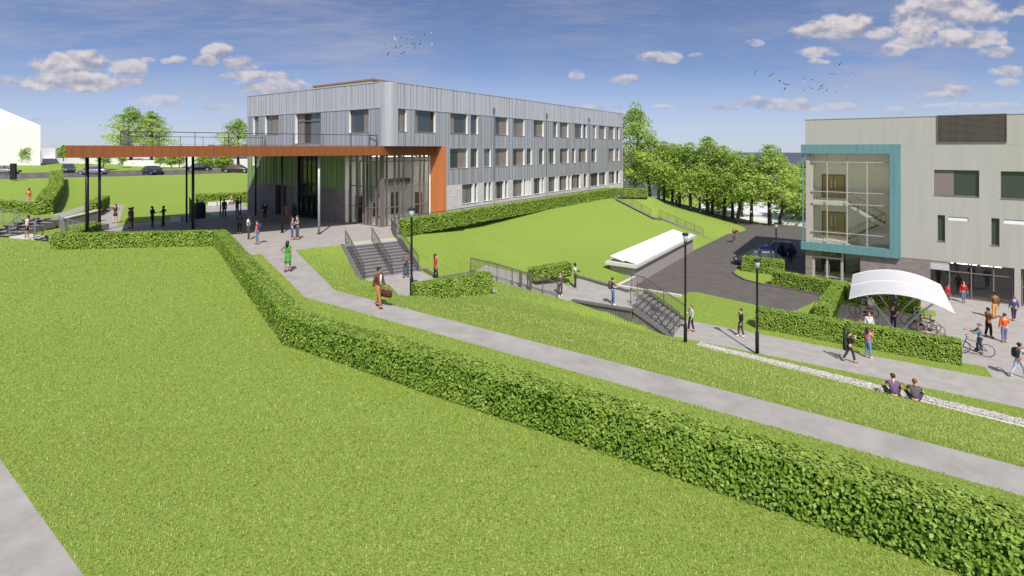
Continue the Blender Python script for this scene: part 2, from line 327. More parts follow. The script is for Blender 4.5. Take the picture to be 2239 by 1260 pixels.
tag(strip('kerb', px((1480, 652, Z), (1489, 646, Z), (1507, 639.5, Z), (1530, 640, Z), (1659, 668, Z), (1730, 683.5, Z), (1804, 649.5, Z)), .14, .05, m_kerb), kind='structure')
tag(strip('kerb', px((1515, 549.5, Z), (1562, 527, Z), (1590, 513, Z), (1620, 508, Z), (1632, 504.5, Z), (1628, 497, Z), (1607, 489, Z), (1509, 461, -3.8), (1424, 436.8, -2)), .16, .06, m_kerb, -1), kind='structure')
tag(strip('kerb', px((1431, 432.8, -2), (1516, 453.5, -3.8), (1614, 484.5, Z), (1757, 497.6, Z)), .16, .08, m_kerb, 1), kind='structure')
# ---- grass blades on the lawns near the camera (uncountable: one object)
def blades(name, dens, ln, wd, dmin, dmax, keep):
    tr = np.where(cls == 'ground')[0]; out = []
    for i in tr:
        p = np.stack([a_[i], b_[i], c_[i]])
        if p[:, 1].max() < 4 or p[:, 1].min() > dmax: continue
        lo = p.min(0); hi = p.max(0); lo[0] = max(lo[0], -48); hi[0] = min(hi[0], 40); lo[1] = max(lo[1], 6); hi[1] = min(hi[1], dmax)
        ar = (hi[0]-lo[0])*(hi[1]-lo[1])
        if ar <= 0 or hi[0] < lo[0]: continue
        n = int(ar*dens); x = rng.uniform(lo[0], hi[0], n); y = rng.uniform(lo[1], hi[1], n)
        l1 = ((p[1, 1]-p[2, 1])*(x-p[2, 0])+(p[2, 0]-p[1, 0])*(y-p[2, 1]))/den[i]; l2_ = ((p[2, 1]-p[0, 1])*(x-p[2, 0])+(p[0, 0]-p[2, 0])*(y-p[2, 1]))/den[i]
        ok = (l1 >= 0) & (l2_ >= 0) & (l1+l2_ <= 1) & (y >= dmin) & (abs(x) < y*1.04+1.5)
        z = p[0, 2]*l1+p[1, 2]*l2_+p[2, 2]*(1-l1-l2_); out.append(np.stack([x, y, z], 1)[ok])
    q = np.concatenate(out)
    if dmax > 40: q = q[rng.random(len(q)) < np.clip((dmax-q[:, 1])/(dmax-dmin), 0, 1)]
    q = q[(EYE-q[:, 2])*F/q[:, 1]+HV < 1300]
    n = len(q); a = rng.uniform(0, 6.283, n); L = ln*rng.uniform(.6, 1.25, n); lean = rng.uniform(.5, 1.38, n); W_ = wd*rng.uniform(.7, 1.3, n)
    dx, dy = np.cos(a), np.sin(a); t = np.empty((n, 3, 3))
    t[:, 0] = q+np.stack([-dy*W_, dx*W_, 0*a], 1); t[:, 1] = q-np.stack([-dy*W_, dx*W_, 0*a], 1)
    t[:, 2] = q+np.stack([dx*L*np.sin(lean), dy*L*np.sin(lean), L*np.cos(lean)], 1)
    t[:, :, 2] -= .005
    return t.reshape(-1, 3)
bl = np.concatenate([blades('a', 800, .085, .0075, 6, 13, 1), blades('b', 330, .09, .011, 13, 20, 1), blades('c', 130, .095, .017, 20, 30, 1), blades('d', 55, .10, .028, 30, 46, 1)])
o = np_mesh('grass', bl, None, 3, m_blade); tag(o, 'short mown green grass covering the lawns near the path', 'grass', kind='stuff')
# pebbles of the strip beside the lower path
mb = MB(); pa, pb = P(1527, 753, -4.8), P(2600, 1011, -4.8); L = (pb-pa).length; dr = (pb-pa)/L; nr = Vector((-dr.y, dr.x, 0))
m_peb = mat('pebble', (.45, .42, .385), .85, 0, .5, 9)
pv = []
for i in range(5200):
    t = random.random()*min(L, 21); c = pa+dr*t+nr*random.uniform(-.27, .27); s = random.uniform(.03, .075); z = c.z+.02+random.uniform(0, .03); h = s*.6
    ang = random.random()*3.14; ca, sa = math.cos(ang)*s, math.sin(ang)*s*.8
    mb.add([(c.x+ca, c.y+sa, z), (c.x-sa, c.y+ca, z), (c.x-ca, c.y-sa, z), (c.x+sa, c.y-ca, z), (c.x, c.y, z+h), (c.x, c.y, z-.06)], [(0, 1, 4), (1, 2, 4), (2, 3, 4), (3, 0, 4), (1, 0, 5), (2, 1, 5), (3, 2, 5), (0, 3, 5)])
tag(mb.build('gravel', m_peb, fix=False), 'strip of pale pebbles between the lawn and the lower path', 'gravel', kind='stuff')
# road markings
mb = MB()
def mark(p, q, w, z):
    p, q = Vector((p[0], p[1], 0)), Vector((q[0], q[1], 0)); d = (q-p).normalized(); n = Vector((-d.y, d.x, 0))*w/2
    a = [p-n, q-n, q+n, p+n]; mb.add([(v.x, v.y, z) for v in a], [(0, 1, 2, 3)])
ra, rb = P(-300, 400.2, 2.3), P(700, 372, 2.3); fa, fb = P(-300, 386.3, 2.3), P(700, 364.5, 2.3)
for k, w in ((.28, .15), (.52, .12), (.76, .15)):
    for i in range(34):
        t = i/34; p, q = ra+(rb-ra)*t, ra+(rb-ra)*(t+.016); p2, q2 = fa+(fb-fa)*t, fa+(fb-fa)*(t+.016)
        mark(p*(1-k)+p2*k, q*(1-k)+q2*k, w*2, 2.312)
for j in range(5):                                               # parking bays by the right building
    c = Vector((31.6, 47.0))+A2*(2.6*j)
    mark(c, c-B2*-4.4, .12, Z+.012)
tag(mb.build('road_marking', m_white), kind='structure')
# ================================================================ FENCES, STAIRS, WALLS
def railing(label, pts3, h=1.05, post=1.6, bar=.12, m=None, group=None, mid=(), br=.011, pr=.025, cat='railing', name='railing'):
    m = m or m_rail; pts3 = [Vector(p) for p in pts3]; root = thing(name, label, cat, tuple(pts3[0]), group); up = Vector((0, 0, 1))
    top = MB(); bars = MB(); posts = []
    for a, b in zip(pts3, pts3[1:]):
        top.bar(a+up*h, b+up*h, .05, .045); bars.bar(a+up*.09, b+up*.09, .03, .02)
        for q in mid: bars.bar(a+up*h*q, b+up*h*q, .03, .03)
        L = (b-a).length; n = max(1, round(L/post))
        posts += [a+(b-a)*(i/n) for i in range(n+(b == pts3[-1]))]
        if bar:
            k = max(1, int(L/bar))
            for i in range(1, k): p = a+(b-a)*(i/k); bars.tube(p+up*.09, p+up*(h-.02), br, n=4, caps=False)
    top.build('handrail', m, root)
    if bars.v: bars.build('infill', m, root, fix=False)
    for p in posts: MB().tube(p-up*.03, p+up*(h-.02), pr, n=6).build('post', m, root)
    return root
def stairs(label, tl, tr, run_dir, n, going, rise, cheek=True, name='staircase', m1=None, yellow=False, wing=0):
    tl, tr = Vector(tl), Vector(tr); d = V3(run_dir); w = tr-tl; root = thing(name, label, 'stairs', tuple(tl)); fl = MB(); ed = MB()
    for i in range(n):
        o = tl+d*going*i-Vector((0, 0, rise*(i+1))); fl.obox(o-Vector((0, 0, rise*1.2)), w, d*(going+.02 if i < n-1 else going), Vector((0, 0, rise*1.2)), 0)
        ed.obox(o+d*.02+w*.004, w*.992, d*(going-.01), Vector((0, 0, .014)))
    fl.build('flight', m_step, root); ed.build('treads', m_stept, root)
    if yellow:
        MB().obox(tl-d*.45, w, d*.40, Vector((0, 0, .008))).build('warning_strip', m_yel, root)
        MB().obox(tl-d*.03, w, d*.03, Vector((0, 0, .010))).build('edge_strip', mat('yellow_paint', (.55, .40, .06), .7), root)
    if cheek:
        for s, c in ((-1, tl), (1, tr)):
            q = w.normalized()*.28*s; c2 = c+w.normalized()*.004*s; b = c2+d*going*n-Vector((0, 0, rise*n)); dn = Vector((0, 0, -.6)); mb = MB()
            mb.loft([[c2+Vector((0, 0, .05)), c2+q+Vector((0, 0, .05)), c2+q+dn, c2+dn], [b+Vector((0, 0, .05)), b+q+Vector((0, 0, .05)), b+q+dn, b+dn]]).build('side_wall', m_step, root)
    return root
tl, tr = W3(S(0, 0), 0), W3(S(3.87, 0), 0)
stairs('broad grey entrance stairs with yellow top edge descending from the plaza', tl, tr, E2, 11, .35, .15, yellow=True)
def slope(a, n, going, rise, d=E2): a = Vector(a); return [tuple(a), tuple(a+V3(d)*going*n-Vector((0, 0, rise*n)))]
gr = 'railings of the entrance stairs'
railing('left hand railing of the entrance stairs beside the grass', slope(W3(S(.06, .0), .0), 11, .35, .15), 1.0, 1.4, .10, m_rail, gr, br=.008)
railing('middle railing dividing the entrance stairs in two', slope(W3(S(1.95, .0), .0), 11, .35, .15), 1.0, 1.4, .10, m_rail, gr, br=.008)
c0 = S(3.82, 0)
railing('railing from the glass corner down the bank side of the entrance stairs', [(-9.9, 42.4, 0), (-9.3, 40.3, 0), (c0[0], c0[1], 0)]+slope(W3(c0, 0), 11, .35, .15)[1:], 1.05, 1.3, .12, m_rail, gr, br=.008)
# wing walls of the stair bay
o = tag(strip('retaining_edge', [W3(S(-.32, 3.9), LZ1+.1), W3(S(-.30, 11.6), LZ1+.06), W3(S(5.2, 11.55), LZ1+.06)], .3, .02, m_kerb, 1, .5), 'dark stone edging round the landing below the entrance stairs', 'edging')
o = tag(strip('retaining_edge', [W3(S(4.15, 3.85), LZ1+.12), W3(S(4.0, 6.4), LZ1+.05), (-2.5, 34.75, LZ1+.05)], .3, .02, m_kerb, 1, .4), 'dark stone edging at the foot of the bank by the landing', 'edging')
# lower stairs
a, b = Vector((7.75, 33.9, LZ2)), Vector((9.45, 36.9, LZ2)); dd = Vector((.8202, -.5721))
stairs('short dark stairs descending from the lower landing to the lower path', a, b, dd, 9, .315, .1667)
gr = 'railings of the lower stairs'
w = (b-a).normalized(); nose = lambda o: slope(o, 9, .315, .1667, dd)
railing('front railing of the lower stairs next to the lamp post', nose(a+w*.08), 1.0, 1.4, .11, m_rail, gr)
railing('middle railing of the lower stairs', nose(a+w*1.75), 1.0, 1.4, .11, m_rail, gr)
railing('rear railing of the lower stairs with an extended handrail on the road side', [tuple(b+Vector((-.8, .55, 0))-w*.08)]+nose(b-w*.08), 1.05, 1.4, .11, m_rail, gr)
# retaining wall of the lower landing
mb = MB(); p0, p1, p2, p3 = Vector(l2[1]), Vector(l2[2]), Vector((7.75, 33.9, LZ2))-w*.3, Vector((10.08, 32.27, LZ3))-w*.3
def wallseg(mb, a, b, th, za, zb, da, db):
    a, b = Vector(a), Vector(b); d = (b-a); d.z = 0; n = Vector((d.y, -d.x, 0)).normalized()*th
    A1 = Vector((a.x, a.y, 0)); B1 = Vector((b.x, b.y, 0))
    rg = lambda q, z1, z0: [q+Vector((0, 0, z0)), q+n+Vector((0, 0, z0)), q+n+Vector((0, 0, z1)), q+Vector((0, 0, z1))]
    mb.loft([rg(A1, za, da), rg(B1, zb, db)])
m_rib = mat('ribbed_wall', (.15, .135, .125), .85, 0, .25, 5, .5, 20)
rw = thing('retaining_wall', 'dark ribbed retaining wall with coping in front of the lower landing', 'wall', tuple(p0))
wallseg(mb, p0, p1, .22, LZ2-.05, LZ2-.02, -5.2, -5.6); wallseg(mb, p1+(p1-p0)*.002, p3, .22, LZ2-.04, LZ3-.02, -5.6, -5.6); mb.build('wall', m_rib, rw)
mb = MB(); L = (p1-p0).length; nn = Vector(((p1-p0).y, -(p1-p0).x, 0)).normalized()
for i in range(int(L/.16)):
    q = p0+(p1-p0)*(i*.16/L)+nn*.22; mb.obox((q.x, q.y, -5.3), (p1-p0).normalized()*.05, nn*.03, (0, 0, 5.25+LZ2))
mb.build('rib', m_step, rw)
mb = MB(); wallseg(mb, p0, p1, .34, LZ2+.06, LZ2+.08, LZ2-.045, LZ2-.015); wallseg(mb, p1, p3, .34, LZ2+.08, LZ3+.10, LZ2-.035, LZ3-.015); mb.build('coping', m_kerb, rw)
o = tag(strip('retaining_edge', px((1258, 604, LZ2+.15), (1268, 606.5, LZ2+.12), (1372, 637, LZ2+.1)), .25, .06, m_kerb, 1, .4), 'dark stone edging behind the lower landing under the bank', 'edging')
# picket fence along the ramp
fence = railing('dark picket fence with a gate along the sloping walkway', [(-2.75, 34.45, LZ1), (-1.0, 34.65, LZ1-.45), (3.1, 35.3, LZ2)], 1.08, 1.25, .085, m_rail, None, (.93,), .012, .03, 'fence', 'picket_fence')
for t0 in (.36, .52):
    g = Vector((-1.0, 34.65, LZ1-.45)).lerp(Vector((3.1, 35.3, LZ2)), t0); g2 = Vector((-1.0, 34.65, LZ1-.45)).lerp(Vector((3.1, 35.3, LZ2)), t0+.055)
    MB().obox(g+Vector((0, -.02, .12)), g2-g, (0, .04, 0), (0, 0, .9)).build('gate_panel', m_rail, fence)
# terrace railing along the facade
railing('low railing between the long hedge and the grey facade', [(-9.0, 40.2, 0), (hedge_t1[0]+B2.x*.85, hedge_t1[1]+B2.y*.85, 0)], 1.32, 2.6, .16, m_rail, None, (), .014)
railing('railing at the end of the terrace beside the last windows', [(15.8, 73.5, 0), (20.2, 78.5, .1), (19.2, 82, .3)], 1.15, 2.6, .16, m_rail, None, (), .014)
# stairs on the bank
def bank_flight(label, p, q, n, width):
    p, q = Vector(p), Vector(q); d = q-p; hr = Vector((d.x, d.y, 0)); s = hr.normalized(); side = Vector((-s.y, s.x, 0)); root = thing('bank_stairs', label, 'stairs', tuple(p)); fl = MB(); rs = MB()
    for i in range(n):
        o = p+hr*(i/n)+Vector((0, 0, d.z*(i+.45)/n)); fl.obox(o+Vector((0, 0, -.06)), hr*(1.05/n), side*width, (0, 0, .14)); rs.obox(o+hr*(.9/n)+Vector((0, 0, -.4)), hr*(.12/n), side*width, (0, 0, .35))
    fl.build('tread', m_stept, root); rs.build('riser', m_black, root)
p_, q_, r_, s_ = (13.5, 67.6, .18), (18.5, 67.4, -2.37), (19.6, 67.3, -2.47), (25.3, 66.9, -4.9)
bank_flight('upper flight of stone steps on the bank below the building end', p_, q_, 17, 1.5)
bank_flight('lower flight of stone steps on the bank beside the road', r_, s_, 17, 1.5)
mb = MB(); mb.obox((18.5, 67.4, -2.5), (1.1, -.1, -.1), (0, 1.5, 0), (0, 0, .1)); mb.build('landing_slab', m_kerb); tag(bpy.data.objects['landing_slab'], 'small dark slab joining the two flights on the bank', 'slab')
gr = 'railings of the bank stairs'
for lb, pp, qq in (('railing along the upper bank stairs nearest the hedge end', p_, q_), ('railing along the lower bank stairs nearest the road', r_, s_)):
    off = Vector((0, 1.5, 0)); railing(lb, [Vector(pp)+off, Vector(qq)+off], 1.0, 1.3, .15, m_rail, gr, (), .012)
# low light walls by the shed
def wall_thing(label, a, b, th, z1a, z1b, z0, m, cap=.07, name='stone_wall'):
    a, b = Vector(a), Vector(b); root = thing(name, label, 'wall', tuple(a)); mb = MB(); wallseg(mb, a, b, th, z1a, z1b, z0, z0); mb.build('wall', m, root)
    e = (b-a); e.z = 0; e = e.normalized()*.04; n = Vector((e.y, -e.x, 0)); mb = MB(); wallseg(mb, a-e-n, b+e-n, th+.08, z1a+cap, z1b+cap, min(z1a, z1b)-.001 if z1a == z1b else z1b+.001, z1b+.001) if z1a == z1b else wallseg(mb, a-e-n, b+e-n, th+.08, z1a+cap, z1b+cap, z1a+.002, z1b+.002)
    mb.build('coping', m_coping, root); return root
m_gab = mat('rubble_stone', (.40, .36, .30), .95, 0, .45, 7, .9, 10)
sa, sb = P(1389, 624.5, Z), P(1515, 549.5, Z)
wall_thing('rubble stone wall with pale coping joining the corner of the white roofed shed', (8.40, 41.45, 0), (sa.x-.12, sa.y-.0, 0), .22, -4.24, -4.24, -5.3, m_gab)
we = P(1489, 650, Z)
wall_thing('low pale kerb wall between the lower landing lawn and the road', (8.5, 41.42, 0), (we.x, we.y, 0), .2, -4.25, -4.86, -5.4, m_coping)
# retaining wall by the left stairs
la, lb_ = P(126, 497, .0), P(214, 484, .0)
wall_thing('long stone retaining wall with white coping left of the canopy', (la.x, la.y, 0), (lb_.x, lb_.y, 0), .35, .62, 1.0, -.6, m_dstone, .09)
# left stairs: two dark stepped flights with rails
def step_block(label, px0, px1, n, wd, dirv, rise, going):
    p = P(*px0); q = P(*px1); root = thing('terrace_steps', label, 'stairs', tuple(p)); w_ = q-p; d = Vector(dirv); mb = MB(); ms = MB()
    for i in range(n):
        o = p+d*going*i+Vector((0, 0, rise*i)); mb.obox(o+Vector((0, 0, -.35)), w_, d*going*1.05, (0, 0, .35+rise)); ms.obox(o+Vector((0, 0, rise*.1)), w_, d*.0-d*.02, (0, 0, rise*.85))
        for kx in (.33, .66): ms.obox(o+w_*kx+Vector((0, 0, rise)), w_*.04, d*going*.7, (0, 0, rise*.75))
    mb.build('tread', m_stept, root); ms.build('riser', m_black, root); return root
step_block('dark terrace steps at the picture edge beyond the waving woman', (-60, 517, 0), (19, 519.5, 0), 6, 3, (.05, 1, 0), .13, .75)
step_block('dark terrace steps between the waving woman and the hedge corner', (75, 525, 0), (114, 530, 0), 6, 3, (.2, .98, 0), .12, .7)
gr = 'railings round the left steps'
def pr(u, v, z): return tuple(P(u, v, z))
railing('upper railing behind the left steps', [pr(-80, 480, .3), pr(30, 492, .2), pr(52, 500, 0)], 1.25, 1.6, .3, m_steel, gr, (.75, .5), .008)
railing('railing between the waving woman and the left steps', [pr(20, 518, 0), pr(44, 497, .2)], 1.05, 1.4, .3, m_steel, gr, (), .008)
railing('railing right of the waving woman', [pr(74, 523, 0), pr(80, 499, .1), pr(128, 497, .1), pr(141, 519, 0)], 1.0, 1.5, .28, m_steel, gr, (), .008)
railing('thin railing below the stone retaining wall', [pr(128, 500, 0), pr(182, 518, 0)], 1.0, 1.5, .28, m_steel, gr, (), .008)
mb = MB(); a = P(20, 522, -.05); b = P(73, 527, -.05); mb.obox(a, b-a, (.1, 1.3, 0), (0, 0, .14)); tag(mb.build('slab', m_coping), 'pale flat slab under the feet of the waving woman', 'slab')
# gate screen, bollards, benches near the plaza
ga, gb = P(414, 478, 0), P(425, 498, 0)
fg = thing('gate_screen', 'dark slatted gate screen standing beside a canopy column', 'gate', tuple(ga)); mb = MB()
for i in range(16): q = ga.lerp(gb, i/15); mb.tube(q, q+Vector((0, 0, 2.0)), .018, n=5)
mb.build('slats', m_rail, fg); mb = MB(); mb.bar(ga+Vector((0, 0, 2.0)), gb+Vector((0, 0, 2.0)), .05, .05); mb.bar(ga+Vector((0, 0, .1)), gb+Vector((0, 0, .1)), .05, .05); mb.build('frame', m_dark, fg)
for lb, u, v, hh in (('thin dark post left of the man walking under the canopy', 482, 472, 1.9), ('thin dark post behind the woman in teal trousers', 526.5, 468, 1.9), ('thin dark post by the black planter under the canopy', 431, 480, 1.9)):
    p = P(u, v, 0); bt = thing('bollard', lb, 'post', tuple(p), 'thin posts under the canopy'); MB().tube(p, p+Vector((0, 0, hh)), .055, n=8).build('shaft', m_dark, bt); MB().tube(p+Vector((0, 0, hh)), p+Vector((0, 0, hh+.05)), .065, n=8).build('cap', m_black, bt)
for lb, u, v in (('pale stone block seat nearest the gate screen', 465.5, 450.5), ('pale stone block seat in the middle of the row', 484, 449.5), ('pale stone block seat carrying the seated woman', 501, 447), ('stone block seat in the shade of the canopy', 386.5, 484.5)):
    p = P(u, v, 0); mb = MB(); mb.box(-.46, .46, -.25, .25, 0, .48); o = mb.build('stone_bench', m_coping); bm = bmesh.new(); bm.from_mesh(o.data); bmesh.ops.bevel(bm, geom=bm.edges, offset=.03, segments=2, affect='EDGES'); bm.to_mesh(o.data); bm.free(); o.location = p; o.rotation_euler = (0, 0, R(12)); tag(o, lb, 'bench', 'stone block seats by the plaza')
p = P(437, 477, 0); mb = MB(); mb.lathe([(.42, 0), (.5, .1), (.5, 1.2), (.44, 1.45), (.25, 1.55)], p, 14); tag(mb.build('bin', m_dark), 'large rounded black bin by the gate screen', 'bin')
# black totem by the far road
p = P(27, 393.5, 2.3); tt = thing('totem_sign', 'tall black totem sign on the grass at the far road', 'sign', tuple(p)); w_ = Vector((.62, .1, 0))
MB().obox(p-w_/2, w_*1.0, (0, .3, 0), (0, 0, 2.3)).build('panel', m_dark, tt); MB().obox(p-w_/2-Vector((.02, 0, 0)), w_*1.04, (0, .33, 0), (0, 0, .12)).build('base', m_kerb, tt)
# ================================================================ MAIN BUILDING (grey, three storeys)
def wallgrid(mb, f, t0, t1, z0, z1, ops, depth=.28, mi=0, ri=1, out=0.):
    ts = sorted({t0, t1} | {t for o in ops for t in o[:2] if t0 < t < t1}); zs = sorted({z0, z1} | {z for o in ops for z in o[2:4] if z0 < z < z1})
    for i in range(len(ts)-1):
        for j in range(len(zs)-1):
            tm, zm = (ts[i]+ts[i+1])/2, (zs[j]+zs[j+1])/2
            if any(o[0] < tm < o[1] and o[2] < zm < o[3] for o in ops): continue
            mb.quad(f.p(ts[i], zs[j], out), f.p(ts[i+1], zs[j], out), f.p(ts[i+1], zs[j+1], out), f.p(ts[i], zs[j+1], out), mi)
    for a, b, c, d in [o[:4] for o in ops]:
        a, b = max(a, t0), min(b, t1)
        for p, q in (((a, c), (b, c)), ((a, d), (b, d)), ((a, c), (a, d)), ((b, c), (b, d))):
            mb.quad(f.p(*p, out), f.p(*q, out), f.p(*q, out-depth), f.p(*p, out-depth), ri)
def fbox(mb, f, t0, t1, z0, z1, o0, o1, mi=0):
    a = f.p(t0, z0, o0); return mb.obox(a, f.p(t1, z0, o0)-a, f.p(t0, z0, o1)-a, Vector((0, 0, z1-z0)), mi)
def window(f, ta, tb, za, zb, spans, parent, dep=.26, label=None, panemat=None, mull=()):
    fr = MB(); w = .05
    fbox(fr, f, ta, tb, za, za+w, -dep-.02, -dep+.05); fbox(fr, f, ta, tb, zb-w, zb, -dep-.02, -dep+.05)
    fbox(fr, f, ta, ta+w, za+w, zb-w, -dep-.02, -dep+.05); fbox(fr, f, tb-w, tb, za+w, zb-w, -dep-.02, -dep+.05)
    for t in mull: fbox(fr, f, t-.03, t+.03, za+w, zb-w, -dep-.02, -dep+.04)
    fbox(fr, f, ta-.03, tb+.03, za-.035, za-.001, -dep+.05, .04)
    win = fr.build('window', m_frame, parent)
    if label: win['label'] = label
    for k, a, b in spans:
        a, b = max(a, ta+.04), min(b, tb-.04)
        if b-a < .05: continue
        mb = MB()
        if k == 'p': fbox(mb, f, a, b, za+w, zb-w, -dep-.03, -dep+.03); mb.build('vent_panel', m_panel, win)
        elif k == 'w': fbox(mb, f, a, b, za+.001, zb-.001, -dep+.02, -.03); mb.build('mullion', m_rev, win)
        else: fbox(mb, f, a, b, za+w, zb-w, -dep-.02, -dep); mb.build('pane', panemat or (m_pane if random.random() < .6 else m_pane2), win)
    return win
RT, TEND, SEND, Rc = 12.2, FR.t(1361.3), FL.t(541), 1.0; RF = .5; SENU = FU.t(541)
bld = thing('college_building', 'large grey metal clad three storey building with rounded corner and rust canopy pier', 'building', (CC.x, CC.y, 0))
cu = lambda x: FR.t(900+x*.25394)
Z3, Z2, Z1 = (8.13, 10.04), (4.81, 6.70), (1.33, 3.22)
rows = {3: [(-116, -43, 'gw', [('g', -116, -82), ('p', -82, -68), ('g', -68, -43)]), (32, 205, '', [('p', 32, 68), ('g', 68, 180)]), (333, 482, '', [('p', 333, 380), ('g', 380, 482)]), (509, 571, '', [('g', 509, 571)]), (720, 830, '', [('g', 720, 768), ('p', 768, 830)]), (875, 972, '', [('g', 875, 922), ('p', 922, 972)]), (1050, 1138, '', [('g', 1050, 1090), ('p', 1090, 1138)]), (1219, 1256, '', [('g', 1219, 1256)]), (1278, 1350, '', [('g', 1278, 1308), ('p', 1308, 1350)]), (1402, 1470, '', [('p', 1402, 1420), ('g', 1420, 1470)]), (1480, 1510, '', [('g', 1480, 1510)]), (1563, 1589, '', [('g', 1563, 1589)]), (1615, 1670, '', [('g', 1615, 1635), ('p', 1635, 1670)]), (1697, 1748, '', [('g', 1697, 1715), ('p', 1715, 1748)]), (1765, 1790, '', [('g', 1765, 1790)])],
        2: [(331, 482, '', [('g', 331, 412), ('p', 412, 482)]), (509, 571, '', [('g', 509, 571)]), (625, 682, '', [('g', 625, 682)]), (720, 828, '', [('g', 720, 770), ('p', 770, 828)]), (873, 972, '', [('g', 873, 918), ('p', 918, 972)]), (992, 1036, '', [('g', 992, 1036)]), (1098, 1139, '', [('g', 1098, 1139)]), (1177, 1234, '', [('p', 1177, 1204), ('g', 1204, 1234)]), (1278, 1351, '', [('g', 1278, 1310), ('p', 1310, 1351)]), (1379, 1411, '', [('g', 1379, 1411)]), (1440, 1509, '', [('g', 1440, 1470), ('p', 1470, 1509)]), (1548, 1590, '', [('g', 1548, 1590)]), (1697, 1748, '', [('g', 1697, 1715), ('p', 1715, 1748)]), (1763, 1789, '', [('g', 1763, 1789)])],
        1: [(435, 570, '', [('p', 435, 478), ('g', 478, 525), ('w', 532, 544)]), (624, 690, '', [('g', 624, 655), ('w', 657, 665)]), (720, 832, '', [('p', 720, 752), ('g', 752, 796), ('w', 798, 808)]), (873, 990, '', [('g', 873, 918), ('p', 918, 958), ('w', 962, 970)]), (992, 1028, '', [('p', 992, 1004), ('w', 1006, 1012)]), (1050, 1143, '', [('p', 1050, 1076), ('g', 1076, 1112), ('w', 1116, 1123)]), (1177, 1263, '', [('g', 1177, 1238), ('w', 1243, 1249)]), (1273, 1373, '', [('g', 1273, 1306), ('p', 1306, 1340), ('w', 1344, 1352)]), (1380, 1454, '', [('g', 1380, 1408), ('p', 1408, 1440)]), (1483, 1514, '', [('g', 1483, 1500)]), (1535, 1612, '', [('p', 1535, 1560), ('g', 1560, 1585)]), (1613, 1676, '', [('g', 1613, 1632), ('p', 1632, 1660)]), (1697, 1756, '', [('g', 1697, 1715), ('p', 1715, 1740)]), (1763, 1792, '', [('g', 1763, 1778)])]}
ops = {}
for r, (za, zb) in ((3, Z3), (2, Z2), (1, Z1)): ops[r] = [(cu(a), cu(b), za, zb, [(k, cu(x), cu(y)) for k, x, y in sp]) for a, b, _, sp in rows[r]]
TP = 6.4                                                            # facade begins behind the rust pier
mb = MB()
up = ops[3]+[o for o in ops[2]]
wallgrid(mb, FR, RF, TEND, 6.9, RT, ops[3]); wallgrid(mb, FR, TP, TEND, 3.25, 6.9, ops[2])
# rounded corner and left facade (upper floor)
dor = (FU.t(701.5), FU.t(645.5), 7.19, 10.0)
lw3 = [(FU.t(806), FU.t(763), Z3[0]-.05, 10.04), (FU.t(609.5), FU.t(579.5), Z3[0], 10.04), (FU.t(566), FU.t(553.5), Z3[0], 10.04)]
wallgrid(mb, FU, Rc, SENU, 6.9, RT, lw3+[dor])
cen = CU+A2*Rc+B2*Rc; arc = []
for i in range(9):
    a = math.pi/2*i/8; q = cen-A2*Rc*math.cos(a)-B2*Rc*math.sin(a); arc.append(q)
for p, q in zip(arc, arc[1:]): mb.quad(V3(p, 6.9), V3(q, 6.9), V3(q, RT), V3(p, RT))
mbu = mb
# ground floor stone of the long facade
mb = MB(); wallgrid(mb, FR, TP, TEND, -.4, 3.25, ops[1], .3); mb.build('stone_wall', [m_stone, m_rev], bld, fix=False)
# standing seams: bright ribs on the parapet band, dark joints below
t = RF+.2
def blocked(t, z0, z1, L): return any(o[0]-.05 < t < o[1]+.05 and o[2] < z1 and o[3] > z0 for o in L)
def seams(mb, f, t, segs, L, w, out, mi=0):
    for z0, z1 in segs:
        zs = [(z0, z1)]
        for o in L:
            if o[0]-.05 < t < o[1]+.05:
                nz = []
                for a, b in zs:
                    if o[3] <= a or o[2] >= b: nz.append((a, b)); continue
                    if o[2]-.06 > a: nz.append((a, o[2]-.06))
                    if o[3]+.03 < b: nz.append((o[3]+.03, b))
                zs = nz
        for a, b in zs:
            if b-a > .1: fbox(mb, f, t-w/2, t+w/2, a, b, 0.002, out, mi)
rs = random.Random(3)
while t < TEND-.1:
    seams(mbu, FR, t, [(10.12, RT-.03)], [], rs.choice([.05, .05, .09, .16]), .045, 2); t += rs.choice([.22, .3, .42, .55])
t = RF+.1
while t < TEND-.1:
    seams(mbu, FR, t, [(6.95, 10.08)]+([(3.3, 6.85)] if t > TP+.1 else []), up, rs.choice([.025, .03, .05]), .03, 3); t += rs.choice([.2, .32, .45, .6])
t = Rc
while t < SENU-.1:
    seams(mbu, FU, t, [(10.12, RT-.03)], [], rs.choice([.04, .05, .10]), .045, 2); t += rs.choice([.25, .35, .5])
t = Rc
while t < SENU-.1:
    seams(mbu, FU, t, [(6.97, 10.08)], lw3+[dor], rs.choice([.02, .03, .05]), .03, 3); t += rs.choice([.25, .4, .6])
mbu.build('upper_wall', [m_zinc, m_rev, m_zrib, m_zrid], bld, fix=False)
mb = MB(); fbox(mb, FR, RF, TEND, RT, RT+.06, -.3, .05); mb.build('coping', m_zrib, bld); mb = MB(); fbox(mb, FU, Rc, SENU, RT, RT+.06, -.3, .05); mb.build('coping', m_zrib, bld)
mb = MB(); fbox(mb, FR, RF, TEND, 10.06, 10.11, .001, .05); mb.build('trim', m_zrib, bld); mb = MB(); fbox(mb, FU, Rc, SENU, 10.06, 10.11, .001, .05); mb.build('trim', m_zrib, bld)
for k in (250, 705, 1160, 1525):
    t = cu(k); mb = MB(); mb.tube(FR.p(t, .1, .09), FR.p(t, 10.55, .09), .04, n=6); fbox(mb, FR, t-.12, t+.12, 10.5, 10.95, .002, .15)
    if t > TP+.3: mb.build('downpipe', m_zrid if k != 250 else m_zrib, bld)
for r in (3, 2, 1):
    for o in ops[r]: window(FR, *o[:4], o[4], bld, .26 if r > 1 else .3)
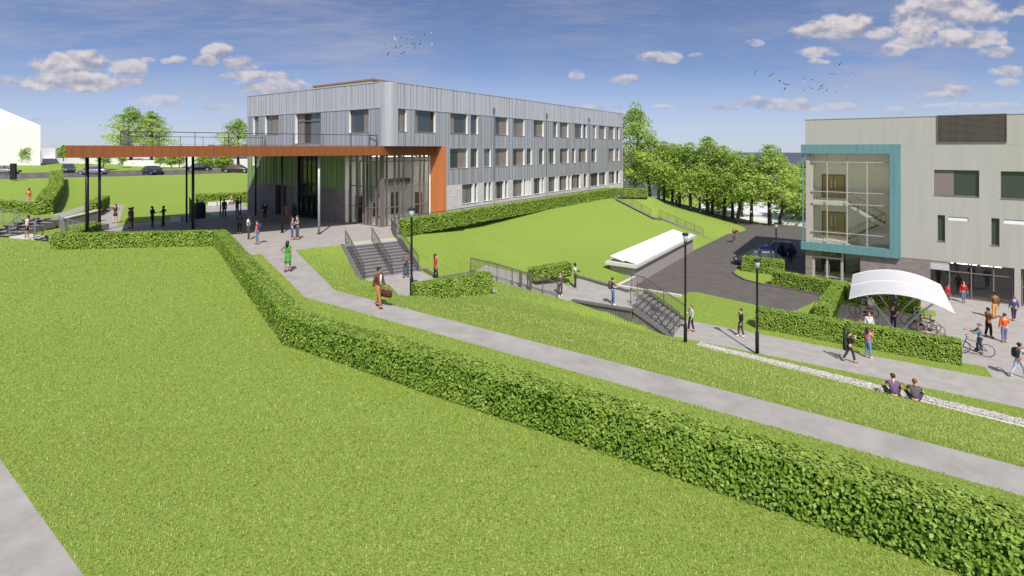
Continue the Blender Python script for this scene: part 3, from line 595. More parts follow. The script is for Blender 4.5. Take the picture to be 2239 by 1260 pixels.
for k, o in enumerate(lw3):
    a, b = o[0], o[1]; sp = [[('p', a, a+(b-a)*.33), ('g', a+(b-a)*.33, b)], [('p', a+.0, a+(b-a)*.6), ('g', a+(b-a)*.6, b)], [('g', a, b)]][k]
    window(FU, *o, sp, bld)
dw = window(FU, *dor, [('g', dor[0], dor[0]+1.9), ('p', dor[1]-1.1, dor[1]-.55), ('g', dor[1]-.5, dor[1])], bld, .3, 'tall balcony door with transom on the upper terrace', m_pane2, (dor[0]+.95, dor[0]+1.9, dor[1]-1.1, dor[1]-.5))
mb = MB(); fbox(mb, FU, dor[0]+.06, dor[1]-.06, 9.25, 9.33, -.33, -.2); mb.build('transom', m_frame, dw)
# lower left facade: green cladding over stone, entrance and side doorway
ent = (FL.t(694.5), FL.t(644), -.1, 6.6); sd = (FL.t(626), FL.t(600.5), -.1, 3.0); lw2 = (FL.t(567), FL.t(552.5), 4.9, 6.6)
SG = 6.2
mb = MB(); wallgrid(mb, FL, SG, SEND, 3.15, 6.92, [ent, lw2], .45); mbg = mb
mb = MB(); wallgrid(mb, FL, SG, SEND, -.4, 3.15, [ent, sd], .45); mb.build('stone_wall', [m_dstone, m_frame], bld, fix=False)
t = SG+.2
while t < SEND-.1: seams(mbg, FL, t, [(3.18, 6.85)], [ent, lw2], rs.choice([.03, .05, .07]), .03, 2); t += rs.choice([.22, .34, .5])
mbg.build('green_wall', [m_green, m_rev, m_greenj], bld, fix=False)
window(FL, *lw2, [('p', lw2[0], lw2[0]+.7), ('g', lw2[0]+.7, lw2[1])], bld)
cw = MB(); a, b = ent[0], ent[1]
for t in np.linspace(a+.06, b-.06, 6): fbox(cw, FL, t-.04, t+.04, 0, 6.5, -.42, -.32)
for z in (2.4, 3.3, 4.9): fbox(cw, FL, a, b, z-.04, z+.04, -.41, -.33)
cwo = cw.build('curtain_wall', m_dark, bld); mb = MB(); fbox(mb, FL, a, b, .02, 6.5, -.385, -.375); mb.build('pane', m_smoke, cwo)
for i in range(4):
    tt = a+(b-a)*(.06+.235*i); mb = MB()
    for x0, x1, z0, z1 in ((tt, tt+.1, 0, 2.3), (tt+.95, tt+1.05, 0, 2.3), (tt, tt+1.05, 2.2, 2.32), (tt, tt+1.05, 0, .12)): fbox(mb, FL, x0, x1, z0, z1, -.34, -.26)
    d_ = mb.build('entrance_door', m_dark, bld); mb = MB(); mb.tube(FL.p(tt+.16, .9, -.22), FL.p(tt+.16, 1.5, -.22), .02, n=6); mb.build('handle', m_steel, d_)
mb = MB(); fbox(mb, FL, sd[0]+.08, sd[1]-.08, 0, 2.92, -.46, -.40); sdo = mb.build('side_door', m_intd, bld); mb = MB(); fbox(mb, FL, sd[1]-.22, sd[1]+.1, -.05, 3.05, -.02, .06); fbox(mb, FL, sd[0], sd[1]-.22, -.02, .05, -.1, .2); mb.build('frame', m_frame, sdo)
# glazed corner hall
def TS(t, s, z): q = CC+A2*t+B2*s; return Vector((q.x, q.y, z))
GA = Face((TS(.42, 1.8, 0).x, TS(.42, 1.8, 0).y), A2, -B2); GB = Face((TS(.42, 1.8, 0).x, TS(.42, 1.8, 0).y), B2, -A2)
LA, LB = 5.75, 4.35
hall = MB()
for t in (0.0, .52, 1.42, 1.92, 2.45, 3.55, 4.5, 5.0, LA-.05): fbox(hall, GA, t, t+.07 if t else .22, 0, 6.12, -.16, .05)
fbox(hall, GB, .05, .26, 0, 6.12, -.16, .05)
for s in (.75, 1.55, 2.0, 2.45, 3.35, LB-.08): fbox(hall, GB, s, s+.07, 0, 6.12, -.18, .05)
for z in (.0, 1.55, 3.35, 5.55): fbox(hall, GA, .22, LA, z, z+.07, -.12, .02); fbox(hall, GB, .26, LB, z, z+.07, -.12, .02)
ho = hall.build('corner_glazing', m_frame, bld)
mb = MB(); fbox(mb, GA, .1, LA, .08, 6.1, -.055, -.045); mb.build('pane', m_clear, ho); mb = MB(); fbox(mb, GB, .1, LB, .08, 6.1, -.055, -.045); mb.build('pane', m_clear, ho)
mb = MB(); mb.obox(TS(.5, 1.9, 0.0), V3(A2)*9, V3(B2)*8, Vector((0, 0, .04))); mb.build('hall_floor', m_int, bld)
mb = MB(); mb.obox(TS(.5, 7.6, 0.0), V3(A2)*9, V3(B2)*.1, Vector((0, 0, 6.1))); mb.obox(TS(8.6, 1.9, 0.0), V3(A2)*.1, V3(B2)*5.7, Vector((0, 0, 6.1)))
for s in (2.35, 3.25, 4.2, 4.75, 5.3): mb.obox(TS(1.0, s, 1.9 if s == 3.25 else .04), V3(A2)*.06, V3(B2)*.62*(.35 if 4 < s < 5 else 1), Vector((0, 0, 5.45 if s != 3.25 else 3.6)))
mb.build('hall_wall', m_int, bld)
mb = MB(); mb.obox(TS(.98, 5.05, .04), V3(A2)*.05, V3(B2)*.9, Vector((0, 0, 2.3)))
for t in (2.2, 4.3, 6.6): mb.obox(TS(t, 7.52, .04), V3(A2)*.9, V3(B2)*.07, Vector((0, 0, 2.2)))
for s in (3.0, 5.2): mb.obox(TS(8.5, s, .04), V3(A2)*.08, V3(B2)*.9, Vector((0, 0, 2.2)))
mb.obox(TS(3.4, 6.8, 3.3), V3(A2)*5.1, V3(B2)*.7, Vector((0, 0, .35))); mb.build('hall_door', m_intd, bld)
mb = MB(); mb.obox(TS(.42, 6.2, -.1), V3(A2)*.12, V3(B2)*.12, Vector((0, 0, 3.1))); mb.tube(TS(5.9, 1.5, 0), TS(5.9, 1.5, 6.1), .07, n=8); mb.build('downpipe', m_white, bld)
m_fill = mat('hall_fill_glow', (1, .96, .9), .5, emit=30.)  # added fill light for the hall, emitters hidden under cover plates
for t in (1.6, 3.6, 5.6):
    for s in (2.6, 4.4): mb = MB(); mb.obox(TS(t, s, 6.0), V3(A2)*1.7, V3(B2)*.35, Vector((0, 0, .06))); cl_ = mb.build('added_fill_light', m_rev, bld); mb = MB(); mb.quad(TS(t+.05, s+.03, 5.995), TS(t+1.65, s+.03, 5.995), TS(t+1.65, s+.32, 5.995), TS(t+.05, s+.32, 5.995)); mb.build('fill_emitter', m_fill, cl_, fix=False)
# solid core behind the walls, soffit, roof
mb = MB(); up_ = [TS(.6, .34, 0), TS(TEND-.02, .34, 0), TS(TEND-.02, SEND-.34, 0), TS(-.16, SEND-.34, 0), TS(-.16, 1.1, 0)]
mb.prism([(p.x, p.y) for p in up_], 6.95, 11.7)
lo_ = [TS(9.0, .34, 0), TS(TEND-.02, .34, 0), TS(TEND-.02, SEND-.34, 0), TS(1.1, SEND-.34, 0), TS(1.1, 8.0, 0), TS(9.0, 8.0, 0)]
mb.prism([(p.x, p.y) for p in lo_], -.3, 6.9); mb.build('core', m_intd, bld)
mb = MB(); mb.obox(TS(TEND-.015, 0.002, -.4), V3(A2)*.2, V3(B2)*(SEND-.34), Vector((0, 0, 3.64))); mb.build('end_wall', m_stone, bld)
mb = MB(); mb.obox(TS(TEND-.015, 0.002, 3.26), V3(A2)*.2, V3(B2)*(SEND-.34), Vector((0, 0, RT-3.26))); mb.obox(TS(0.35, SEND-.32, -.4), V3(A2)*(TEND-.4), V3(B2)*.2, Vector((0, 0, RT+.4))); mb.build('rear_wall', m_zinc, bld)
mb = MB(); mb.prism([(p.x, p.y) for p in up_], 11.72, 11.9); mb.build('roof', m_kerb, bld)
ph = MB(); pa = TS(4.5, 1.4, 0); ph_z = 13.15
pa, pb_, pc_ = PD(815, 300, 49.5), PD(685, 300, 55.2), PD(912, 300, 55)
rect = [pa, pc_, pc_+(pb_-pa), pb_]; ph.prism([(p.x, p.y) for p in rect], 11.9, 13.25); pho = ph.build('plant_room', mat('beige_render', (.42, .39, .36), .8), bld)
ctr = sum(rect, Vector((0, 0, 0)))/4; mb = MB(); mb.prism([((p-ctr)*1.02+ctr).xy for p in rect], 13.25, 13.4); mb.build('coping', mat('copper_coping', (.36, .20, .10), .6), pho)
# rust coloured pier at the end of the glazed hall
pier = MB(); mb = pier; mb.obox(TS(5.9, -.10, -.2), V3(A2)*.52, V3(B2)*1.62, Vector((0, 0, 7.09)))
for k in range(1, 8): mb.obox(TS(5.888, -.10+k*.2, -.2), V3(A2)*.012, V3(B2)*.018, Vector((0, 0, 7.05)), 1)
po = mb.build('rust_pier', [m_pier, m_orange], bld)
# ---------------------------------------------------------------- rust canopy on columns (its own thing)
Pa, Pb = Vector((-27.0, 31.3)), Vector((-10.7, 42.6)); e1 = (Pb-Pa).normalized(); e2 = Vector((-e1.y, e1.x)); Pd = Pa+e2*16.2
can = thing('entrance_canopy', 'wide flat rust coloured canopy on slim dark columns over the entrance plaza', 'canopy', (Pa.x, Pa.y, 0))
zt, zb_ = 6.89, 6.14
Pc = TS(5.9, .66, 0).xy; back_r = FL.p(SEND-1.2, 0, -.02).xy; 
tB = FL.t(579); Pr = FL.p(tB, 0, -.02).xy
poly = [Pa+e1*.06+e2*.06, Pb+Vector((.02, .06)), Pc+B2*.06, TS(5.88, 2.2, 0).xy, FL.p(2.6, 0, -.05).xy, FL.p(tB, 0, -.05).xy, Pd+e1*.06-e2*.06]
mb = MB(); mb.prism(poly, 6.20, 6.80); mb.build('roof_slab', m_kerb, can)
mb = MB(); mb.obox(V3(Pa, zb_), V3(Pb-Pa), V3(e2)*.12, Vector((0, 0, zt-zb_))); mb.obox(V3(Pa+e2*.121, zb_), V3(e2)*16.0, V3(e1)*.12, Vector((0, 0, zt-zb_)))
mb.obox(V3(Pd-e2*.12+e1*.121, zb_), V3(e1)*((Pr-Pd).dot(e1)-.2), V3(e2)*.12, Vector((0, 0, zt-zb_)))
nA = Pc-Pb; mb.obox(V3(Pb+nA*.001, zb_), V3(nA)*.998, V3(B2)*.12, Vector((0, 0, zt-zb_)))
L = (Pb-Pa).length; k = .28
while k < L: mb.obox(V3(Pa+e1*k-e2*.012, zb_+.01), V3(e1)*.022, V3(e2)*.014, Vector((0, 0, zt-zb_-.02)), 1); k += .5
k = .3
while k < nA.length: q = Pb+nA.normalized()*k; mb.obox(V3(q-B2*.012, zb_+.01), V3(A2)*.022, V3(B2)*.014, Vector((0, 0, zt-zb_-.02)), 1); k += .25
fa_ = mb.build('fascia', [m_orange, m_orangej], can)
for u, v, zz_, r_ in ((617, 509, 0, .082), (697.5, 512, 0, .09), (217.5, 506, 0, .098), (408, 486, 0, .08), (559, 471, 0, .08)):
    p = P(u, v, 0); mb = MB(); mb.tube(p, (p.x, p.y, 6.21), r_, n=12); c_o = mb.build('column', m_dark if u != 697.5 else mat('sunlit_column', (.42, .50, .47), .5, .3), can, True); MB().tube(p, p+Vector((0, 0, .03)), r_+.08, n=12).build('base_plate', m_dark, c_o)  # one front column coloured pale, its sunlight painted into the material
for u, d_, r_ in ((190.5, 36.4, .112), (422, 39.6, .095)):
    p = Vector(((u-CX)/F*d_, d_, -.05)); mb = MB(); mb.tube(p, (p.x, p.y, 6.21), r_, n=12); c_o = mb.build('column', m_dark, can, True); MB().tube(p, p+Vector((0, 0, .06)), r_+.08, n=12).build('base_plate', m_dark, c_o)
gr = 'guard rails of the roof terrace'
rA = Vector((-24.7, 32.9)); 
rz = 6.86
def onf(u, d): return Vector(((u-CX)/F*d, d, rz))
railing('long front guard rail on top of the rust canopy', [tuple(onf(264, 33.0)), tuple(onf(500, 36.4)), tuple(onf(824, 42.6)), tuple(FU.p(2.2, rz, .12))], .93, 2.0, 0, m_dark, gr, (), .01, .022)
railing('guard rail at the left end of the canopy terrace', [tuple(onf(264.5, 33.15)), tuple(onf(289, 45.8))], .93, 2.2, 1.1, m_rail, gr, (), .009, .022)
railing('rear guard rail of the canopy terrace', [tuple(onf(289, 45.95)), tuple(onf(579, 52.6))], .93, 1.9, 0, m_dark, gr, (), .01, .022)
# ================================================================ RIGHT BUILDING (pale, with the glazed stair)
Zg = -5.0; rbd = thing('teaching_block', 'pale panel clad three storey building with a teal framed glazed stair', 'building', (RB.o.x, RB.o.y, Zg))
ru = RB.t; TE = 19.0; t_f0, t_f1 = ru(1751.9), ru(1969.2); t_g1 = ru(1945); RTz = 9.26
wz = RB.z
w_big = [(ru(2042.5), ru(2141), wz(2142, 431), wz(2142, 373)), (ru(2188), TE-.6, wz(2188, 434.5), wz(2188, 374.5))]
w_slim = [(ru(2050), ru(2066.5), wz(2066, 528.5), wz(2066, 471)), (ru(2167.5), ru(2185.5), wz(2185, 538), wz(2185, 478))]
slot = [(ru(2074), ru(2117.5), wz(2074, 482), wz(2074, 474)), (ru(2195), ru(2245), wz(2195, 489.5), wz(2195, 480))]
zs_ = wz(1969, 562.8)
mb = MB(); wallgrid(mb, RB, t_g1-.02, TE, zs_, 7.0, w_big+w_slim+slot, .22); wallgrid(mb, RB, 0, TE, 7.0, RTz, [], .2)
jm = mb
for z in (7.0, wz(1969.6, 370.6), wz(1969.6, 467)): fbox(jm, RB, t_f1 if z < 6.9 else 0, TE if z > 6.9 else ru(2040), z-.012, z+.012, .001, .006, 2)
t = .3
while t < TE:
    if t > t_f1+.05: seams(jm, RB, t, [(zs_+.05, 6.98)], w_big+w_slim+slot, .018, .005, 2)
    seams(jm, RB, t, [(7.02, RTz-.02)], [], rs.choice([.012, .02, .05]), .005, 2); t += rs.choice([.5, .8, 1.1, 1.4])
jm.build('panel_wall', [m_pale, m_frame, m_palej], rbd, fix=False)
for (a, b, c, d), sp in zip(w_big, ([('p', 0, .45), ('g', .45, 1)], [('g', 0, 1)])): window(RB, a, b, c, d, [(k, a+(b-a)*x, a+(b-a)*y) for k, x, y in sp], rbd, .2, None, m_pane)
for a, b, c, d in w_slim: window(RB, a, b, c, d, [('g', a, b)], rbd, .2, None, m_pane)
for a, b, c, d in slot: mb = MB(); fbox(mb, RB, a, b, c, d-.04, -.2, -.05); mb.build('slot_light', m_white, rbd)
# rooftop louvre
a, b, c, d = ru(2050.5), ru(2199.5), wz(2050, 311.5), wz(2050, 254); lv = MB(); fbox(lv, RB, a, b, c, d, .002, .03); lo = lv.build('louvre', mat('louvre_bronze', (.10, .082, .07), .6, .3, .55, .7, 0, None, .4, (6, 6, .2)), rbd); mb = MB()
k = c+.06
while k < d-.05: fbox(mb, RB, a+.05, b-.05, k, k+.035, .03, .06); k += .09
mb.build('slats', mat('louvre_slat', (.17, .135, .115), .6, .3), lo)
mb = MB()
for x0, x1, z0, z1 in ((a-.05, b+.05, d, d+.06), (a-.05, b+.05, c-.06, c), (a-.05, a, c, d), (b, b+.05, c, d)): fbox(mb, RB, x0, x1, z0, z1, .002, .08)
mb.build('frame', m_frame, lo)
# ground floor: stone, glazed shopfront, entrance
t_d0, t_d1, t_s1, t_v1, t_c1 = ru(1776), ru(1843), ru(1881), ru(2034), ru(2216)
mb = MB(); wallgrid(mb, RB, .02, t_d0, Zg-.2, zs_+.05, [], .2, out=-.02); mb.build('stone_wall', [m_dstone, m_frame], rbd, fix=False); mb = MB(); wallgrid(mb, RB, t_s1, t_v1, Zg-.2, zs_, [], .2, out=-.02); mb.build('stone_wall', [m_dstone, m_frame], rbd, fix=False)
sf = MB()
for u in (2034, 2077, 2125, 2174, 2215): fbox(sf, RB, ru(u)-.04, ru(u)+.04, Zg, zs_, -.35, -.22)
for z in (Zg, -3.0, zs_-.06): fbox(sf, RB, t_v1, t_c1, z, z+.06, -.34, -.24)
so = sf.build('shopfront', m_frame, rbd); mb = MB(); fbox(mb, RB, t_v1, t_c1, Zg+.06, zs_-.06, -.29, -.28); mb.build('pane', m_smoke, so)
mb = MB(); fbox(mb, RB, t_v1, ru(2077)-.05, zs_-.72, zs_-.02, -.24, -.12); lvo = mb.build('white_louvre', m_white, rbd); mb = MB()
for i in range(6): fbox(mb, RB, t_v1, ru(2077)-.05, zs_-.68+i*.11, zs_-.66+i*.11, -.12, -.09)
mb.build('slats', m_steel, lvo)
mb = MB(); fbox(mb, RB, t_c1+.05, t_c1+.4, Zg-.1, zs_, -.3, .02); mb.build('corner_post', m_pale, rbd)
mb = MB()
for z0, z1 in ((Zg, zs_),):
    for t in (t_c1+.5, t_c1+1.5, t_c1+2.5): fbox(mb, RB, t, t+.09, z0, z1, -.6, -.5)
    for z in (Zg, -3.7, -2.9, zs_-.1): fbox(mb, RB, t_c1+.5, t_c1+2.6, z, z+.1, -.59, -.51)
so2 = mb.build('entrance_screen', m_frame, rbd); mb = MB(); fbox(mb, RB, t_c1+.5, t_c1+2.6, Zg+.1, zs_-.1, -.56, -.55); mb.build('pane', m_smoke, so2)
mb = MB(); fbox(mb, RB, t_v1, TE, Zg-.02, Zg+.02, -6, -.1); fbox(mb, RB, t_v1, TE, Zg, zs_, -6.1, -6); mb.build('shop_interior', mat('shop_inside', (.16, .15, .14), .8), rbd)
mb = MB(); fbox(mb, RB, ru(2085), ru(2150), -3.2, zs_-.3, -5.98, -5.9); fbox(mb, RB, ru(2160), ru(2205), -3.4, zs_-.3, -5.98, -5.9); mb.build('notice_wall', m_int, rbd)
for u0, u1 in ((2078, 2090), (2098, 2122), (2126, 2143), (2152, 2171), (2174, 2199)): mb = MB(); fbox(mb, RB, ru(u0), ru(u1), zs_-.32, zs_-.27, -1.6, -1.45); mb.build('ceiling_strip', mat('lit_strip', (1, .97, .92), .5, emit=6.), rbd)
# entrance doors under the teal frame
mb = MB()
for u in (1777, 1806, 1838): fbox(mb, RB, ru(u), ru(u)+.16, Zg, -2.95, -.34, -.22)
fbox(mb, RB, t_d0, ru(1842), -2.98, -2.84, -.35, -.21); fbox(mb, RB, t_d0, ru(1842), Zg, Zg+.14, -.33, -.23)
for t in (t_d0, ru(1842)): fbox(mb, RB, t-.05, t+.06, Zg, zs_, -.36, -.2)
ed_ = mb.build('entrance_door', mat('taupe_frame', (.42, .37, .35), .6), rbd); mb = MB(); fbox(mb, RB, t_d0, t_s1, Zg+.05, zs_, -.285, -.275); mb.build('pane', m_clear, ed_)
mb = MB(); mb.tube(RB.p(ru(1804), -4.2, -.18), RB.p(ru(1804), -3.5, -.18), .02, n=6); mb.tube(RB.p(ru(1813), -4.2, -.18), RB.p(ru(1813), -3.5, -.18), .02, n=6); mb.build('handle', m_steel, ed_)
# teal frame round the glazed stair
zf0, zf1 = wz(1752, 543.3)-.02, wz(1752, 316.4); zi0, zi1 = wz(1752, 527), wz(1752, 335.5)
O0, O1 = .005, .32
mb = MB(); fbox(mb, RB, t_f0, t_f1, zi1, zf1, -.1, O1); fbox(mb, RB, t_f0, t_f1, zf0, zi0, -.1, O1); fbox(mb, RB, t_g1, t_f1, zi0+.001, zi1-.001, O0, O1-.001)
fbox(mb, RB, t_f0+.12, t_f0+.22, zi0+.001, zi1-.001, -4.2, O1-.05) if False else None
fbox(mb, RB, t_f0+.1, t_f0+.2, zi0+.001, zi1-.001, -.09, .1); t = t_f0+.3
while t < t_f1-.1:
    fbox(mb, RB, t, t+.014, zi1+.01, zf1-.005, O1+.001, O1+.006, 1); fbox(mb, RB, t, t+.014, zf0+.005, zi0-.01, O1+.001, O1+.006, 1); t += .48
fbox(mb, RB, t_g1+.27, t_g1+.285, zi0, zi1, O1+.001, O1+.006, 1); tf_ = mb.build('teal_frame', [m_teal, m_tealj], rbd)
gl = MB()
for u in (1770, 1808.5, 1852.5, 1896): fbox(gl, RB, ru(u)-.035, ru(u)+.035, zi0, zi1, -.2, -.08)
for z in (wz(1770, 354), wz(1770, 418), wz(1770, 441)-.06, wz(1770, 505)): fbox(gl, RB, ru(1766), t_g1, z-.025, z+.025, -.19, -.09)
fbox(gl, RB, ru(1762), ru(1769), zi0, zi1, -.25, -.05); go = gl.build('stair_glazing', mat('taupe_frame2', (.46, .39, .36), .6), rbd)
mb = MB(); fbox(mb, RB, ru(1762), t_g1, zi0, zi1, -.145, -.135); mb.build('pane', glassmat('stair_glass', (.95, .95, .93), .015), go)
# stair hall interior
D0 = -5.2; z1f, z2f = wz(1775, 527)-.05, wz(1775, 441)
mb = MB(); fbox(mb, RB, .1, t_g1+.6, Zg, 6.9, D0-.1, D0); fbox(mb, RB, t_g1+.3, t_g1+.4, Zg, 6.9, D0, -.3); fbox(mb, RB, .05, .3, Zg, 6.9, D0, -.25); fbox(mb, RB, .1, t_g1+.4, 6.5, 6.9, D0, -.25); mb.build('stair_wall', mat('stair_plaster', (.74, .72, .66), .8), rbd)
mb = MB(); fbox(mb, RB, .3, t_g1+.3, Zg-.05, Zg+.01, D0, -.3)
for zf_ in (z1f, z2f): fbox(mb, RB, .3, ru(1852), zf_-.28, zf_, D0, -.4)
mb.build('stair_floor', m_int, rbd)
for zf_ in (z1f, z2f, Zg):
    a, b = ru(1789), ru(1840); mb = MB(); fbox(mb, RB, a, b, zf_, zf_+2.15, D0, D0+.06); dd_ = mb.build('stair_door', m_wood, rbd)
    mb = MB()
    for x0, x1, z0, z1 in ((a-.08, a, zf_, zf_+2.2), (b, b+.08, zf_, zf_+2.2), (a-.08, b+.08, zf_+2.15, zf_+2.24), ((a+b)/2-.015, (a+b)/2+.015, zf_, zf_+2.15)): fbox(mb, RB, x0, x1, z0, z1, D0+.001, D0+.08)
    mb.build('frame', m_intd, dd_); mb = MB(); fbox(mb, RB, (a+b)/2-.2, (a+b)/2-.1, zf_+.9, zf_+1.8, D0+.061, D0+.07); fbox(mb, RB, (a+b)/2+.1, (a+b)/2+.2, zf_+.9, zf_+1.8, D0+.061, D0+.07); mb.build('glass_strip', m_steel, dd_)
def flight(ta, za, tb, zb, o0, o1, n=10):
    st = MB(); rl = MB(); dt, dz = (tb-ta)/n, (zb-za)/n
    for i in range(n):
        fbox(st, RB, min(ta+dt*i, ta+dt*(i+1)), max(ta+dt*i, ta+dt*(i+1)), za+dz*(i+.5)-.12, za+dz*(i+.5)+.10, o0, o1)
    so_ = st.build('stair_flight', m_step, rbd); mb = MB()
    mb.obox(RB.p(ta, za-.30, o1), RB.p(tb, zb-.30, o1)-RB.p(ta, za-.30, o1), RB.p(ta, za, o1+.04)-RB.p(ta, za, o1), Vector((0, 0, .34))); mb.build('stringer', m_int, so_)
    rl.bar(RB.p(ta, za+.95, o1), RB.p(tb, zb+.95, o1), .05, .05); rl.bar(RB.p(ta, za+.8, o1+.05), RB.p(tb, zb+.8, o1+.05), .04, .04)
    for i in range(n+1): rl.tube(RB.p(ta+dt*i, za+dz*i, o1), RB.p(ta+dt*i, za+dz*i+.95, o1), .012, n=4)
    rl.build('handrail', mat('brass_rail', (.33, .26, .17), .5, .4), so_)
tx0, tx1 = ru(1852), t_g1+.25; zm2, zm1 = (z1f+z2f)/2, (Zg+z1f)/2
flight(tx0, z2f, tx1-.5, zm2, -2.2, -.9); flight(tx1-.5, zm2, tx0, z1f, -3.8, -2.4); flight(tx0, z1f, tx1-.5, zm1, -2.2, -.9); flight(tx1-.5, zm1, tx0, Zg, -3.8, -2.4)
for zf_ in (z1f, z2f):
    mb = MB()
    for h in (.8, 1.0): mb.bar(RB.p(.35, zf_+h, -.5), RB.p(tx0, zf_+h, -.5), .05, .04); 
    for i in range(12): t = .35+(tx0-.35)*i/11; mb.tube(RB.p(t, zf_, -.5), RB.p(t, zf_+1.0, -.5), .012, n=4)
    mb.build('landing_rail', MATS['brass_rail'], rbd)
for zf_ in (z1f, z2f):
    for t in ((1.2,) if zf_ == z1f else (1.2, 4.4)): mb = MB(); zc0 = (z2f-.315 if zf_ == z1f else 6.44); fbox(mb, RB, t, t+1.2, zc0, zc0+.02, -3.2, -1.8); mb.build('added_fill_light', mat('stair_fill_glow', (1, .97, .92), .5, emit=4.), rbd)  # added fill lights, kept out of view to brighten the stair hall
for u, z in ((1773, zi0),): mb = MB(); fbox(mb, RB, ru(1769.5), ru(1777), zi0, zi1, -.55, -.25); mb.build('stair_column', m_int, rbd)
# rest of the volume
mb = MB(); fbox(mb, RB, .02, TE, 6.92, RTz-.05, -14, -.05); fbox(mb, RB, t_g1+.45, TE, zs_, 6.92, -14, -.42); fbox(mb, RB, .02, t_g1+.45, Zg, 6.92, -14, D0-.12); fbox(mb, RB, t_g1+.45, TE, Zg, zs_-.02, -14, -6.12); mb.build('core', m_pale, rbd)
mb = MB(); fbox(mb, RB, 0, TE, RTz, RTz+.05, -14, .04); mb.build('roof', m_pale, rbd)
# ================================================================ WHITE ROOFED SHED
sh = thing('bike_shed', 'low ribbed shed with a folded bright white roof beside the road', 'shed', tuple(sa)); LS = (sb-sa).length; dA = (sb-sa).normalized(); dB = V3(B2); Ws = 2.3; hz = 1.55
m_shed = mat('shed_cladding', (.42, .375, .355), .7, 0, .06, 2)
mb = MB(); mb.obox(sa+Vector((0, 0, -.1)), dA*LS, dB*Ws, Vector((0, 0, hz+.1))); wo = mb.build('wall', m_shed, sh); mb = MB()
for i in range(int(LS/.22)): mb.obox(sa+dA*(i*.22+.05)-dB*.012+Vector((0, 0, -.1)), dA*.02, dB*.014, Vector((0, 0, hz)))
for i in range(10): mb.obox(sa-dA*.012+dB*(i*.22+.08)+Vector((0, 0, -.1)), dB*.02, dA*.014, Vector((0, 0, hz)))
mb.build('joint', m_kerb, wo)
mb = MB(); mb.obox(sa-dA*.45-dB*.28+Vector((0, 0, hz)), dA*(LS+.9), dB*(Ws+.6), Vector((0, 0, .26))); mb.build('cornice', m_coping, sh)
mb = MB(); prof = [(-.15, .26), (.90, .46), (1.0, .36), (Ws-.05, .68)]; z0 = hz+.02
for (w0, h0), (w1, h1) in zip(prof, prof[1:]):
    a, b = sa-dA*.1+dB*w0+Vector((0, 0, z0+h0)), sa-dA*.1+dB*w1+Vector((0, 0, z0+h1)); mb.obox(a, dA*(LS+.1), b-a, Vector((0, 0, .05)))
mb.build('roof', m_white, sh)
# ================================================================ DISTANT WHITE BUILDINGS
def massing(label, poly, z0, z1, roof=None, name='distant_building'):
    c = Vector(poly[0]); o = thing(name, label, 'building', (c.x, c.y, z0)); mb = MB(); mb.prism(poly, z0, z1); mb.build('wall', m_mass, o)
    if roof: mb = MB(); mb.add([V3(p, z1+.002) for p in poly]+[Vector(r) for r in roof[0]], roof[1]); mb.build('roof', m_white, o)
    return o
def pxy(u, d): return ((u-CX)/F*d, d)
h0 = pxy(88.5, 104); h1 = pxy(-260, 96); 
q2 = (h1[0]-6, h1[1]+14); q3 = (h0[0]*1.13-.6, h0[1]*1.13)
zr = PD(0, 274, 102).z; rr = pxy(-70, 108)
massing('plain white hip roofed house at the left edge beyond the road', [h1, h0, q3, q2], 2.4, zr, ([(rr[0]+1, rr[1], PD(-20, 212, 107).z), (rr[0]-16, rr[1]+1, PD(-20, 212, 107).z)], [(0, 1, 4, 5), (1, 2, 4), (2, 3, 5, 4), (3, 0, 5)]), 'white_house')
massing('low white flat block right of the white house', [pxy(90, 128), pxy(121, 126), pxy(135, 140), pxy(96, 142)], 2.2, PD(100, 324, 128).z)
massing('long low white wall behind the roadside trees', [pxy(92, 122), pxy(300, 118), pxy(312, 128), pxy(96, 132)], 1.5, PD(92, 347, 122).z)
massing('long white building behind the roadside trees with its top above the canopy', [pxy(270, 150), pxy(455, 140), pxy(470, 160), pxy(280, 170)], 0, PD(380, 316.5, 140).z)
massing('white block behind the small trees near the grey building', [pxy(270, 112), pxy(560, 118), pxy(560, 130), pxy(280, 126)], .5, PD(400, 351, 113).z)
massing('broad white flat roof below the trees', [(37.0, 99.5), (62, 84.5), (84, 90), (108, 118), (84, 135), (44, 122)], -10.5, -6.5)
massing('small white rooftop cube on the broad white roof', [pxy(1737, 96), pxy(1743, 96), pxy(1743, 97.5), pxy(1737, 97.5)], -6.5, PD(1738, 462, 96).z)
